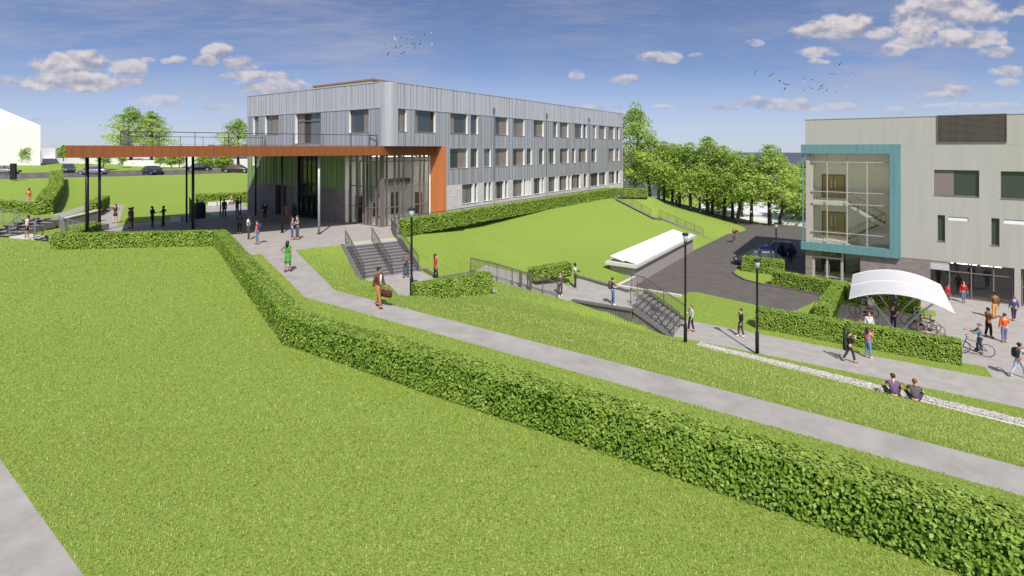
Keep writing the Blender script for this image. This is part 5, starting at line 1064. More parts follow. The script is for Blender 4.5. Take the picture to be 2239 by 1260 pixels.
person('man in black walking out from under the canopy', 490.5, 475, 0, 170, 1.78, 'd', 'black', 'short', (28, 26, 30), 1, (22, 22, 26), 'trousers', (20, 20, 22), ('down', 'down'), .3)
person('woman in teal trousers next to the thin dark post', 519, 469, 0, 200, 1.72, 'm', 'black', 'bun', (36, 30, 34), 1, (18, 82, 88), 'trousers', (30, 26, 26), ('hip', 'down'), .15)
person('woman in white trousers seated on the pale stone block', 515, 449, 0, 245, 1.70, 'l', 'red', 'short', (120, 130, 146), .5, (232, 230, 232), 'trousers', (220, 218, 216), ('knee', 'knee'), 0, .1, 'bench', at=P(507, 447.8, 0)+Vector((.0, .1, 0)))
person('woman with an orange scarf and bare legs on the left paving', 252.5, 488, 0, 185, 1.72, 'l', 'red', 'long', (60, 44, 44), .5, (50, 46, 50), 'shorts', (70, 40, 36), ('out', 'out'), .2)
person('man in a black t-shirt and shorts under the canopy', 284, 500.5, 0, 40, 1.78, 'm', 'black', 'short', (22, 22, 26), .5, (28, 30, 40), 'shorts', (24, 24, 26), ('hip', 'down'), .2)
person('man in a grey shirt behind the man in shorts', 289.5, 498, 0, 230, 1.76, 'd', 'black', 'short', (86, 82, 92), 1, (52, 48, 56), 'trousers', (30, 28, 30), ('down', 'down'), 0)
person('man in a dark red jacket facing the man in the plaid coat', 333, 497, 0, 90, 1.80, 'd', 'black', 'short', (54, 26, 28), 1, (22, 20, 24), 'trousers', (20, 18, 20), ('phone', 'phone'), .25)
person('man in a plaid coat with raised elbow under the canopy', 357.5, 495.5, 0, 250, 1.80, 'd', 'black', 'short', (58, 54, 56), 1, (30, 30, 38), 'trousers', (24, 22, 24), ('out', 'back'), .3)
person('man in an orange jacket on the far left path', 64, 448, .6, 180, 1.82, 'd', 'black', 'short', (214, 96, 34), 1, (196, 150, 104), 'trousers', (190, 150, 110), ('phone', 'phone'), .25, 0, None, 'people at the far left', (225, 190, 170))
person('woman in black shorts waving from the lawn at the far left', 59, 523, .09, 215, 1.76, 'm', 'brown', 'long', (205, 205, 216), .5, (34, 34, 36), 'shorts', (235, 232, 228), ('down', 'wave'), .2, -.06, None, 'people at the far left')
# --- landings and lower path
person('man in a grey jumper and jeans at the foot of the entrance stairs', 888, 607, LZ1, 200, 1.78, 'm', 'black', 'beard', (112, 104, 96), 1, (62, 76, 98), 'trousers', (44, 42, 46), ('phone', 'phone'), .3)
person('woman in a red jacket with long dark hair on the landing', 952, 614, LZ1, 62, 1.72, 'l', 'brown', 'long', (190, 50, 34), 1, (44, 36, 44), 'trousers', (228, 214, 200), ('down', 'down'), .35)
person('man in a dark grey tracksuit at the end of the picket fence', 1225, 648, LZ2, 185, 1.72, 'l', 'brown', 'short', (84, 82, 86), 1, (74, 68, 70), 'trousers', (232, 230, 228), ('down', 'down'), .15)
q = person('man in a white t-shirt looking at his phone on the lower landing', 1257.5, 630, LZ2, 110, 1.84, 'd', 'black', 'short', (232, 226, 226), .5, (52, 44, 52), 'trousers', (172, 120, 66), ('phone', 'phone'), .15); phone('phone held by the man in the white t-shirt on the lower landing', q)
q = person('man in blue with a backpack on the lower landing', 1340, 667, LZ2, 95, 1.80, 'l', 'brown', 'short', (34, 36, 96), .5, (66, 108, 176), 'trousers', (236, 232, 236), ('down', 'phone'), .1); backpack('grey backpack on the man in blue', q, cm((86, 76, 80)), .52)
person('woman with red hair in a pale top beside the lower stairs lamp', 1511, 725, Z, 255, 1.72, 'l', 'ginger', 'tail', (178, 188, 192), 1, (36, 30, 32), 'trousers', (36, 30, 30), ('down', 'phone'), .4)
person('man in a black track jacket walking along the lower path', 1620, 737, Z, 265, 1.78, 'l', 'brown', 'short', (44, 42, 46), 1, (76, 70, 72), 'trousers', (226, 206, 190), ('down', 'down'), .35)
q = person('person with orange hair carrying a red bundle on the asphalt road', 1604.5, 531, Z, 170, 1.85, 'l', 'ginger', 'short', (50, 44, 48), 1, (80, 74, 78), 'trousers', (60, 50, 50), ('down', 'bar'), .25)
carried('red bundle carried on the road by the person with orange hair', 'bag', 'red_bag', q[2], q[1]('che')+Vector((.30, -.1, .12)), lambda mb: mb.loft([[Vector((.22*s*math.cos(a), y, .16*s*math.sin(a))) for a in np.linspace(0, 6.283, 9)[:-1]] for s, y in ((.5, -.2), (1, -.12), (1, .12), (.5, .2))]), cm((176, 44, 34)))
person('man in a black suit standing behind the hatchback in the car park', 1710, 566, Z, 190, 1.82, 'd', 'black', 'short', (18, 18, 20), 1, (16, 16, 18), 'trousers', (14, 14, 14), ('down', 'down'), .1)
person('man in a black suit nearest the teal frame in the car park', 1728, 574, Z, 230, 1.82, 'd', 'black', 'short', (16, 16, 18), 1, (15, 15, 17), 'trousers', (14, 14, 14), ('phone', 'phone'), .2)
# --- forecourt and bike shelter
q = person('woman in black with a guitar case walking on the lower path', 1857, 792, Z, 95, 1.74, 'l', 'brown', 'short', (52, 46, 48), 1, (62, 56, 60), 'trousers', (120, 96, 90), ('phone', 'chin'), .75)
def guitar(mb): mb.loft([[Vector((w*math.cos(a), .07*math.sin(a), z)) for a in np.linspace(0, 6.283, 13)[:-1]] for w, z in ((.10, -.62), (.17, -.56), (.18, -.38), (.13, -.18), (.145, -.02), (.10, .12), (.075, .20), (.07, .58), (.05, .64))])
carried('black guitar case on the back of the woman on the lower path', 'guitar case', 'guitar_case', q[2], q[1]('che')+q[2].to_3x3() @ Vector((0, -.24, .0)), guitar, cm((52, 50, 56)))
person('woman in a pink top and jeans standing by the long hedge', 1898, 783, Z, 75, 1.74, 'm', 'brown', 'long', (206, 140, 150), .3, (108, 142, 184), 'trousers', (228, 228, 232), ('down', 'chin'), .12)
gp = P(1955, 870, -4.66); person('person in a purple t-shirt and cap sitting on the pebble strip', 0, 0, 0, 20, 1.98, 'l', 'brown', 'cap', (112, 84, 118), .5, (58, 52, 58), 'trousers', (60, 52, 52), ('knee', 'knee'), 0, .22, 'ground', 'people sitting on the pebble strip', at=gp)
gp = P(2001, 880, -4.66); person('woman with red hair and a grey top sitting on the pebble strip', 0, 0, 0, 30, 1.88, 'l', 'red', 'tail', (92, 86, 88), .4, (48, 60, 90), 'trousers', (60, 50, 48), ('knee', 'knee'), 0, .28, 'ground', 'people sitting on the pebble strip', at=gp)
person('woman in a white shirt with ginger hair behind the long hedge', 1900, 745, Z, 190, 1.74, 'l', 'ginger', 'long', (226, 224, 228), 1, (200, 196, 198), 'trousers', (90, 80, 80), ('down', 'down'), .1)
q = person('man in a white jacket by the red parked bike', 1904, 703, Z, 170, 1.78, 'l', 'brown', 'short', (228, 226, 230), 1, (150, 110, 90), 'trousers', (90, 70, 60), ('phone', 'phone'), .1)
person('man in a dark shirt standing between the shelter legs', 1953, 724, Z, 60, 1.76, 'l', 'brown', 'short', (48, 46, 50), .5, (44, 42, 48), 'trousers', (40, 38, 38), ('out', 'phone'), .1)
person('person in blue grey behind the bike shelter legs', 1957, 692, Z, 150, 1.72, 'l', 'red', 'short', (74, 78, 104), 1, (62, 60, 76), 'trousers', (50, 46, 48), ('down', 'down'), .1)
person('person in a red coat half hidden by the shelter roof', 2072, 670, Z, 160, 1.72, 'm', 'black', 'short', (186, 30, 34), 1, (80, 78, 92), 'trousers', (60, 50, 50), ('down', 'down'), .1)
person('person in a red coat and jeans walking out of the glazed shopfront', 2107, 662, Z, 195, 1.62, 'l', 'ginger', 'short', (182, 34, 36), 1, (104, 124, 158), 'trousers', (80, 84, 100), ('down', 'down'), .35)
person('man in a brown jacket and sand trousers facing the shopfront', 2175, 697, Z, 10, 1.86, 'm', 'black', 'short', (128, 82, 54), 1, (214, 166, 104), 'trousers', (190, 140, 84), ('phone', 'down'), .15, 0, None, 'people on the forecourt', (220, 200, 190))
person('man in an olive coat with folded arms on the forecourt', 2161, 738, Z, 95, 1.86, 'm', 'black', 'beard', (120, 84, 44), 1, (24, 24, 28), 'trousers', (22, 22, 24), ('cross', 'cross'), .25)
person('person in a blue jacket walking to the shopfront doors', 2217, 702, Z, 15, 1.72, 'l', 'ginger', 'short', (72, 72, 128), 1, (62, 58, 84), 'trousers', (100, 70, 60), ('down', 'down'), .3)
person('person in an orange sweater and jeans on the forecourt', 2196, 749, Z, 15, 1.78, 'l', 'brown', 'short', (226, 92, 24), 1, (118, 128, 158), 'trousers', (92, 60, 54), ('down', 'phone'), .15)
pc = person('cyclist in a cap and grey vest pushing a black bicycle', 2142, 772, Z, 300, 1.72, 'l', 'grey', 'cap', (112, 132, 142), 1, (60, 76, 100), 'trousers', (40, 40, 44), ('bar', 'bar'), .3)
q = person('woman in pale jeans with a black backpack at the picture edge', 2227, 826, Z, 85, 1.80, 'm', 'black', 'short', (186, 182, 184), .3, (172, 182, 202), 'trousers', (226, 216, 212), ('chin', 'chin'), .9, .06); backpack('black backpack of the woman at the picture edge', q, m_dark, .5)
SKY_STRETCH, SKY_TINT, SUN_E, EXPO = 1.85, (1.27, 1.24, 1.40), 4.8, 0.0
# ================================================================ CARS
def car(label, loc, az, paint, L=4.4, W=1.8, H=1.46, style='saloon', group=None):
    root = thing('parked_car' if group is None else 'car', label, 'car', tuple(loc), group, -R(az)); w = W/2; n = L/2
    mp = mat('car_paint_%d_%d_%d' % paint, lin(paint), .22, .35, 0, 1, 0, None, .6); mg = m_pane
    hood = .92 if style != 'mini' else .95; tail = {'saloon': .98, 'hatch': 1.0, 'mini': 1.02}[style]; zb = .22
    def ring(y, ww, z0, zt): return [Vector((x, y, z)) for x, z in ((-ww*.86, z0), (-ww*.98, z0+.14), (-ww, z0+.34), (-ww*.965, zt-.10), (-ww*.86, zt), (ww*.86, zt), (ww*.965, zt-.10), (ww, z0+.34), (ww*.98, z0+.14), (ww*.86, z0))]
    st = [(-n, w*.80, .34, .74), (-n+.10, w*.92, .26, tail-.10), (-n+.40, w*.98, zb, tail-.01), (-n+.9, w, zb, tail), (0, w, zb, .97), (n-1.35, w, zb, .95), (n-.9, w*.98, zb, hood-.04), (n-.35, w*.94, .24, hood-.16), (n-.08, w*.84, .28, hood-.26), (n, w*.72, .36, .56)]
    MB().loft([ring(*s) for s in st]).build('body', mp, root, True, world=False)
    rear = {'saloon': (-n+.55, -n+1.35), 'hatch': (-n+.12, -n+.75), 'mini': (-n+.10, -n+.42)}[style]; front = (n-.95, n-1.75) if style != 'mini' else (n-1.15, n-1.62)
    def gr(y, ww, z): return [Vector((-ww, y, z)), Vector((ww, y, z))]
    zr = H-.03
    def cab(y0, y1, y2, y3, w0, w1, z0, z1): 
        a = [Vector((-w0, y0, z0)), Vector((w0, y0, z0)), Vector((w0, y3, z0)), Vector((-w0, y3, z0))]; b = [Vector((-w1, y1, z1)), Vector((w1, y1, z1)), Vector((w1, y2, z1)), Vector((-w1, y2, z1))]; return [a, b]
    MB().loft(cab(rear[0], rear[1], front[1], front[0], w*.90, w*.70, .90, zr)).build('window', mg, root, world=False)
    mb = MB(); mb.loft([[Vector((x*w*.71, y, zr-.02)) for x, y in ((-1, rear[1]-.04), (1, rear[1]-.04), (1, front[1]+.04), (-1, front[1]+.04))], [Vector((x*w*.66, y, H+.02)) for x, y in ((-1, rear[1]+.15), (1, rear[1]+.15), (1, front[1]-.15), (-1, front[1]-.15))]])
    for s in (-1, 1):
        for (yb, yt) in ((rear[0], rear[1]), (front[0], front[1]), (.05, .02)): mb.bar((s*w*.905, yb, .92), (s*w*.705, yt, zr), .07, .05)
    mb.build('roof', mp, root, world=False)
    for s in (-1, 1):
        for y in (n-.82, -n+.82):
            wh = MB(); wh.tube((s*(w-.20), y, .32), (s*(w+.012), y, .32), .36, n=18); MBw = wh.build('wheel_arch', m_black, root, world=False)
            ty = MB(); ty.tube((s*(w-.18), y, .31), (s*(w+.03), y, .31), .31, n=18); to = ty.build('tyre', m_black, root, world=False)
            rm = MB(); rm.tube((s*(w+.02), y, .31), (s*(w+.045), y, .31), .20, n=14); rm.build('rim', m_steel, to, world=False)
        hl = MB(); hl.ball((s*w*.66, n-.16, hood-.29), .20, .10, .075, 8, 5); hl.build('headlight', m_coping, root, True, world=False)
        tl_ = MB(); tl_.box(min(s*w*.60, s*w*.90), max(s*w*.60, s*w*.90), -n-.0+.03, -n+.16, .70, .86); tl_.build('taillight', mat('red_lamp', (.35, .01, .012), .3), root, world=False)
        mr = MB(); mr.ball((s*(w+.10), front[0]-.28, .98), .11, .07, .075, 7, 5); mr.build('mirror', mp, root, True, world=False)
        MB().box(min(s*(w+.001), s*(w+.012)), max(s*(w+.001), s*(w+.012)), -.30, -.12, .80, .83).build('door_handle', m_dark, root, world=False)
    MB().box(-w*.45, w*.45, n-.06, n+.015, .40, .58).build('grille', m_black, root, world=False); MB().box(-.26, .26, -n-.012, -n+.05, .52, .63).build('number_plate', m_white, root, world=False)
    MB().box(-w*.9, w*.9, -n+.5, n-.5, .16, .24).build('underbody', m_black, root, world=False); return root
def heading(d): return math.degrees(math.atan2(d.x, d.y))
rd = (rb-ra); hd = heading(rd)
def lane(u, v): return P(u, v, 2.31)
g_ = 'cars on the far road'
car('silver car with red rear lights behind the black totem sign', lane(8, 381), hd+20, (150, 146, 144), style='hatch', group=g_)
car('dark grey car facing the camera left of the canopy columns', lane(150, 377.5), 135, (92, 95, 94), style='hatch', H=1.6, group=g_)
car('silver car partly hidden by the leftmost canopy columns', lane(203, 382), 250, (140, 140, 150), group=g_)
car('dark saloon facing the camera in the middle of the far road', lane(334, 382), 122, (54, 56, 70), L=4.6, group=g_)
car('black saloon behind the paired canopy columns', lane(436, 374), hd+15, (26, 26, 30), group=g_)
car('brown saloon seen from behind beside the grey building', lane(517, 377.5), hd+28, (70, 52, 42), L=4.7, group=g_)
cf = heading(-B2)
ba = P(1697, 557, Z); car('small blue car with a pale roof in the car park', (ba.x, ba.y, Z+.01), 288, (22, 60, 150), 3.8, 1.7, 1.45, 'mini')
ba = P(1664, 583, Z); car('dark grey hatchback parked behind the square hedge', (ba.x, ba.y+.5, Z+.01), 288, (62, 62, 74), 4.6, 1.8, 1.48, 'hatch')
# ================================================================ BICYCLES, HOOPS, SHELTER
def bike(label, loc, az, paint, group='bicycles at the cycle hoops', lean=0.):
    root = thing('bicycle', label, 'bicycle', tuple(loc), group, -R(az)); mf = mat('bike_%d_%d_%d' % paint, lin(paint), .35, .3); r = .34
    for nm, y in (('rear_wheel', -.52), ('front_wheel', .52)):
        mb = MB(); nseg = 22
        ringp = [Vector((0, y+r*math.cos(a), .35+r*math.sin(a))) for a in np.linspace(0, 2*math.pi, nseg+1)]; mb.path(ringp, .019, 5); wo_ = mb.build(nm, m_black, root, world=False)
        sp = MB()
        for i in range(9): a = i*2*math.pi/9; sp.tube((0, y, .35), (0, y+(r-.02)*math.cos(a), .35+(r-.02)*math.sin(a)), .004, n=3, caps=False)
        sp.tube((-.04, y, .35), (.04, y, .35), .025, n=6); sp.build('spokes', m_steel, wo_, world=False)
    bb, st_, hd_, hb = Vector((0, -.08, .32)), Vector((0, -.22, .82)), Vector((0, .36, .86)), Vector((0, .40, .72))
    mb = MB()
    for a, b in ((bb, st_), (bb, hb), (st_+Vector((0, .03, -.08)), hd_), (hd_, hb)): mb.tube(a, b, .02, n=6)
    for s in (-1, 1):
        mb.tube(bb+Vector((s*.03, 0, 0)), (s*.05, -.52, .35), .012, n=5); mb.tube(st_+Vector((s*.02, .03, -.1)), (s*.05, -.52, .35), .012, n=5); mb.tube(hb, (s*.05, .52, .35), .014, n=5)
    mb.build('frame', mf, root, world=False)
    mb = MB(); mb.tube(hd_, hd_+Vector((0, -.02, .16)), .016, n=6); mb.path([hd_+Vector((-.28, -.10, .18)), hd_+Vector((-.12, .02, .16)), hd_+Vector((.12, .02, .16)), hd_+Vector((.28, -.10, .18))], .014, 6); mb.build('handlebar', m_dark, root, world=False)
    mb = MB(); mb.tube(st_, st_+Vector((0, -.02, .10)), .014, n=6); mb.loft([[Vector((x*w, y, .93+h)) for x, h in ((-1, 0), (1, 0), (.8, .05), (-.8, .05))] for w, y in ((.08, -.36), (.075, -.26), (.03, -.08))]); mb.build('saddle', m_black, root, world=False)
    mb = MB(); mb.tube((-.05, -.08, .32), (.05, -.08, .32), .09, n=12); mb.tube((.06, -.08, .32), (.06, .06, .22), .012, n=5); mb.tube((-.06, -.08, .32), (-.06, -.22, .42), .012, n=5); mb.box(.06, .15, .03, .10, .20, .22); mb.box(-.15, -.06, -.26, -.18, .41, .43); mb.build('crank', m_dark, root, world=False); return root
sc = Vector((23.4, 31.5)); d1 = -B2                                    # middle of the shelter's front edge; d1 runs to the right, A2 to the back
def SP(s, a, z): q = sc+d1*s+A2*a; return Vector((q.x, q.y, z))
sl = thing('bike_shelter', 'arched white translucent bike shelter on four curved steel legs', 'bike shelter', tuple(SP(.1, 3.5, Z)))
m_poly = bpy.data.materials.new('white_polycarbonate'); m_poly.use_nodes = True; pn = m_poly.node_tree; pb0 = pn.nodes['Principled BSDF']; pb0.inputs['Base Color'].default_value = (.93, .91, .90, 1); pb0.inputs['Roughness'].default_value = .35
ptr = pn.nodes.new('ShaderNodeBsdfTransparent'); ptr.inputs['Color'].default_value = (.95, .95, .95, 1); pmx = pn.nodes.new('ShaderNodeMixShader'); ptc = pn.nodes.new('ShaderNodeTexCoord'); pwv = pn.nodes.new('ShaderNodeTexWave'); pwv.wave_type = 'BANDS'; pwv.inputs['Scale'].default_value = 1.3; pwv.bands_direction = 'Y'
pma = pn.nodes.new('ShaderNodeMath'); pma.operation = 'MULTIPLY_ADD'; pma.inputs[1].default_value = -.12; pma.inputs[2].default_value = .44; pn.links.new(ptc.outputs['Object'], pwv.inputs['Vector']); pn.links.new(pwv.outputs['Fac'], pma.inputs[0]); pn.links.new(pma.outputs[0], pmx.inputs['Fac'])
pn.links.new(pb0.outputs[0], pmx.inputs[1]); pn.links.new(ptr.outputs[0], pmx.inputs[2]); pn.links.new(pmx.outputs[0], pn.nodes['Material Output'].inputs['Surface'])
DEP = 7.6; SW0, SW1 = -2.42, 2.75; zc_, ze_ = -2.20, -2.90
def arch(s): x = (s-.16)/2.6; return zc_-(zc_-ze_)*x*x
mb = MB(); ns = 20; ring = [(s, arch(s)) for s in np.linspace(SW0, SW1, ns+1)]
for (s0, z0), (s1, z1) in zip(ring, ring[1:]):
    o = SP(s0, 0, z0); mb.obox(o, SP(s1, 0, z1)-o, SP(s0, DEP, z0)-o, Vector((0, 0, .025)))
mb.build('roof', m_poly, sl)
for a in (0.0, 3.75, DEP-.06):
    mb = MB()
    for (s0, z0), (s1, z1) in zip(ring, ring[1:]): o = SP(s0, a, z0+.026); mb.obox(o, SP(s1, a, z1+.026)-o, SP(s0, a+.09, z0+.026)-o, Vector((0, 0, .03)))
    mb.build('roof_rib', m_white, sl)
for s in (-1.5, 0, 1.6): mb = MB(); o = SP(s, .1, arch(s)-.05); mb.obox(o, SP(s, DEP-.1, arch(s)-.05)-o, SP(s+.05, .1, arch(s+.05)-.05)-o, Vector((0, 0, .045))); mb.build('purlin', m_steel, sl)
for a in (1.5, 5.6):
    for sg in (-1, 1):
        pts_ = [SP(.14+sg*(.16+1.75*t**1.35), a, Z+(arch(.16+sg*1.6)-.14-Z)*t) for t in np.linspace(0, 1, 9)]
        mb = MB()
        for p, q in zip(pts_, pts_[1:]): mb.bar(p, q+(q-p)*.05, .09, .07, 0, (A2.x, A2.y, 0))
        lg = mb.build('leg', m_legs, sl); MB().tube(pts_[0]-Vector((0, 0, .02)), pts_[0]+Vector((0, 0, .02)), .13, n=10).build('base_plate', m_steel, lg)
def hoop(label, s, a):
    p = SP(s, a, Z); o = thing('cycle_stand', label, 'cycle stand', tuple(p), 'steel cycle hoops under the shelter'); c = V3(d1)
    ar = [p-c*.38, p-c*.38+Vector((0, 0, .60))]+[p+c*(-.38+.15*(1-math.cos(t)))+Vector((0, 0, .60+.15*math.sin(t))) for t in (.5, 1.0, 1.57)]+[p+c*(.38-.15*(1-math.cos(t)))+Vector((0, 0, .60+.15*math.sin(t))) for t in (1.57, 1.0, .5)]+[p+c*.38+Vector((0, 0, .60)), p+c*.38]
    mb = MB(); mb.path(ar, .026, 7); mb.build('hoop', mat('bright_steel', (.62, .61, .60), .35, .5), o); mb = MB()
    for k in (-.38, .38): mb.tube(p+c*k, p+c*k+Vector((0, 0, .015)), .07, n=8)
    mb.build('foot_plate', m_steel, o)
for side, s0 in (('left', -1.45), ('right', 1.55)):
    for i in range(7): hoop(f'bright steel cycle hoop in the {side} row under the shelter, {ordn[i]} from the long hedge', s0, .35+i*.95)
az1 = heading(d1)
for lb, s, a, c, r_ in (('orange bicycle in the left row beside the long hedge', -1.75, 1.3, (206, 126, 34), 180), ('dark red bicycle at the back of the left row', -1.7, 4.3, (120, 24, 36), 180), ('orange bicycle in the middle of the right row', 1.5, 3.1, (204, 128, 40), 0), ('grey bicycle behind the orange one in the right row', 1.2, 3.8, (90, 92, 96), 0), ('black bicycle in the right row nearest the middle', 1.65, 2.4, (40, 40, 44), 180), ('bright red bicycle at the front of the right row', 1.6, .75, (206, 30, 38), 0)):
    bike(lb, SP(s, a, Z+.0), az1+r_, c)
pb2 = P(2141, 776, Z); bike('black bicycle pushed by the cyclist in the cap', pb2+Vector((-.28, -.02, 0)), heading(B2), (44, 40, 44), None)
# ================================================================ BIRDS
def bird_proto(flap):
    b = MB(); b.loft([[Vector((r*math.cos(a), y, r*.8*math.sin(a))) for a in np.linspace(0, 6.283, 8)[:-1]] for r, y in ((.015, -.30), (.07, -.12), (.085, .05), (.06, .16), (.045, .24), (.01, .33))])
    w = MB()
    for s in (-1, 1):
        w.loft([[Vector((s*.05, .12, .02)), Vector((s*.05, -.10, .02)), Vector((s*.05, -.10, .035)), Vector((s*.05, .12, .035))], [Vector((s*.32, .14, .02+flap*.5)), Vector((s*.32, -.08, .02+flap*.5)), Vector((s*.32, -.08, .03+flap*.5)), Vector((s*.32, .14, .03+flap*.5))], [Vector((s*.66, .0, flap)), Vector((s*.66, -.10, flap)), Vector((s*.66, -.10, flap+.008)), Vector((s*.66, .0, flap+.008))]])
    return b, w
fl1 = [(337, 660), (345, 800), (470, 910), (615, 720), (690, 320), (700, 430), (890, 435), (870, 520), (790, 650), (865, 630), (825, 725), (755, 705), (1065, 385), (1250, 310), (1285, 390), (1140, 665), (1280, 595), (1390, 630), (1375, 800), (1575, 650), (1510, 745), (1605, 510), (1700, 480), (1715, 305), (1965, 200), (2020, 605), (965, 905)]
fl2 = [(107, 285), (437, 305), (610, 455), (690, 395), (735, 510), (697, 642), (965, 265), (965, 295), (1140, 297), (1045, 403), (1115, 450), (1075, 670), (1275, 405), (1250, 565), (1280, 630), (1400, 465), (1475, 525), (1440, 592), (1545, 672), (1765, 690), (1690, 290), (1805, 135), (2110, 300), (1965, 572)]
m_bw = mat('bird_white', (.62, .60, .60), .8); m_bd = mat('bird_dark', (.05, .05, .06), .8); protos = []
def flock(l, ox, oy, sx, d0, label, group):
    for i, (x, y) in enumerate(l):
        u, v = ox+x*sx, oy+y*sx; d = d0+random.uniform(-8, 8); q = PD(u, v, d)
        k = random.randrange(4)
        o = thing('bird', label, 'bird', tuple(q), group, random.uniform(-.8, .8)+(-1.2)); o.rotation_euler[0] = random.uniform(-.5, .5); o.rotation_euler[1] = random.uniform(-.7, .7)
        while len(protos) <= k: protos.append(None)
        if protos[k] is None:
            b, w = bird_proto((.34, -.15, .12, .25)[k]); protos[k] = (b.build('body', m_bw, o, True, world=False), w.build('wings', m_bd if k != 3 else m_bw, o, world=False))
        else:
            for s in protos[k]: c = s.copy(); COL.objects.link(c); c.parent = o
flock(fl1, 820, 60, .0625, 118, 'small bird with dark wings in the flock above the grey building', 'flock above the grey building')
flock(fl2, 1640, 130, .1072, 98, 'white bird with dark wings in the flock above the pale building', 'flock above the pale building')
# ================================================================ SKY, SUN, CAMERA
SAZ, SEL = R(-8), R(51)
wd = bpy.data.worlds.new('World'); SC.world = wd; wd.use_nodes = True; nt = wd.node_tree; N = nt.nodes; L_ = nt.links; bg = N['Background']; bg.inputs['Strength'].default_value = .1
tc = N.new('ShaderNodeTexCoord'); sep = N.new('ShaderNodeSeparateXYZ'); L_.new(tc.outputs['Generated'], sep.inputs[0])
def M_(op, a, b=None, c=None, clamp=False):
    n = N.new('ShaderNodeMath'); n.operation = op; n.use_clamp = clamp
    for i, x in enumerate((a, b, c)):
        if x is None: continue
        if isinstance(x, (int, float)): n.inputs[i].default_value = x
        else: L_.new(x, n.inputs[i])
    return n.outputs[0]
sky = N.new('ShaderNodeTexSky'); sky.sky_type = 'NISHITA'; sky.sun_disc = False; sky.sun_elevation = SEL; sky.sun_rotation = R(172); sky.altitude = 50; sky.air_density = 1.0; sky.dust_density = 1.0; sky.ozone_density = 1.6
X, Y, Zc = sep.outputs
zst = M_('MULTIPLY', M_('MAXIMUM', Zc, 0.0), SKY_STRETCH); cmb = N.new('ShaderNodeCombineXYZ'); L_.new(X, cmb.inputs[0]); L_.new(Y, cmb.inputs[1]); L_.new(M_('ADD', zst, .045), cmb.inputs[2])
nm = N.new('ShaderNodeVectorMath'); nm.operation = 'NORMALIZE'; L_.new(cmb.outputs[0], nm.inputs[0]); L_.new(nm.outputs[0], sky.inputs[0])
tint = N.new('ShaderNodeMix'); tint.data_type = 'RGBA'; tint.blend_type = 'MULTIPLY'; tint.inputs[0].default_value = 1; L_.new(sky.outputs[0], tint.inputs[6]); tint.inputs[7].default_value = (*SKY_TINT, 1)
# clouds: soft cumulus banks and high cirrus placed by direction
yy = M_('MAXIMUM', Y, .02); gx = M_('DIVIDE', X, yy); gzz = M_('DIVIDE', Zc, yy); pv_ = N.new('ShaderNodeCombineXYZ'); L_.new(gx, pv_.inputs[0]); L_.new(gzz, pv_.inputs[1])
def noise(scale, det, rough, vec, dist=0.):
    n = N.new('ShaderNodeTexNoise'); n.inputs['Scale'].default_value = scale; n.inputs['Detail'].default_value = det; n.inputs['Roughness'].default_value = rough; n.inputs['Distortion'].default_value = dist; L_.new(vec, n.inputs['Vector']); return n.outputs['Fac']
mpv = N.new('ShaderNodeMapping'); mpv.inputs['Scale'].default_value = (1, 1.5, 1); L_.new(pv_.outputs[0], mpv.inputs['Vector'])
nA_ = noise(15, 8, .56, mpv.outputs[0], .15); nB_ = noise(46, 5, .6, mpv.outputs[0])
mps = N.new('ShaderNodeVectorMath'); mps.operation = 'ADD'; mps.inputs[1].default_value = (-.004, .017, 0); L_.new(mpv.outputs[0], mps.inputs[0]); nS_ = noise(15, 8, .56, mps.outputs[0], .15)
cl = [(130, 143, 50, 24, 1), (200, 140, 55, 20, 1), (262, 150, 40, 18, .9), (110, 176, 30, 14, .8), (200, 183, 100, 20, 1), (285, 136, 14, 6, .8), (322, 132, 12, 5, .7), (35, 178, 38, 15, .8), (365, 134, 10, 6, .7), (394, 130, 18, 10, .9), (445, 136, 28, 11, .9), (472, 114, 26, 13, .9), (532, 142, 34, 18, 1), (555, 166, 60, 11, .9), (590, 192, 70, 18, .9), (350, 222, 62, 14, .55), (100, 260, 40, 9, .3), (500, 235, 25, 6, .4), (455, 238, 18, 5, .35), (610, 172, 16, 5, .8),
      (1265, 165, 14, 11, .7), (1363, 177, 26, 11, .8), (1448, 128, 36, 13, .9), (1524, 122, 16, 6, .7), (1300, 238, 36, 8, .45), (1348, 236, 14, 8, .45), (1450, 234, 20, 5, .7), (1590, 237, 32, 7, .6), (1690, 232, 80, 14, .7), (1835, 234, 40, 9, .5), (1650, 94, 16, 8, .6),
      (1800, 72, 55, 20, 1), (1855, 62, 50, 26, 1), (1920, 74, 48, 16, .9), (1975, 45, 34, 18, .9), (2010, 60, 60, 34, 1), (1995, 92, 40, 14, .9), (2090, 86, 70, 26, 1), (2080, 30, 90, 44, 1), (2160, 80, 30, 20, .9), (2125, 8, 60, 26, 1), (2180, 118, 36, 11, .85), (1790, 115, 36, 13, .9), (1790, 136, 18, 6, .8), (1930, 118, 32, 9, .9), (1950, 108, 24, 10, .9), (2195, 158, 36, 14, .8), (2050, 208, 70, 10, .7), (2070, 200, 46, 12, .75), (2130, 232, 80, 8, .5), (1960, 245, 20, 9, .4), (2200, 180, 20, 8, .6), (2260, 20, 40, 20, .8)]
mask, topv = None, None
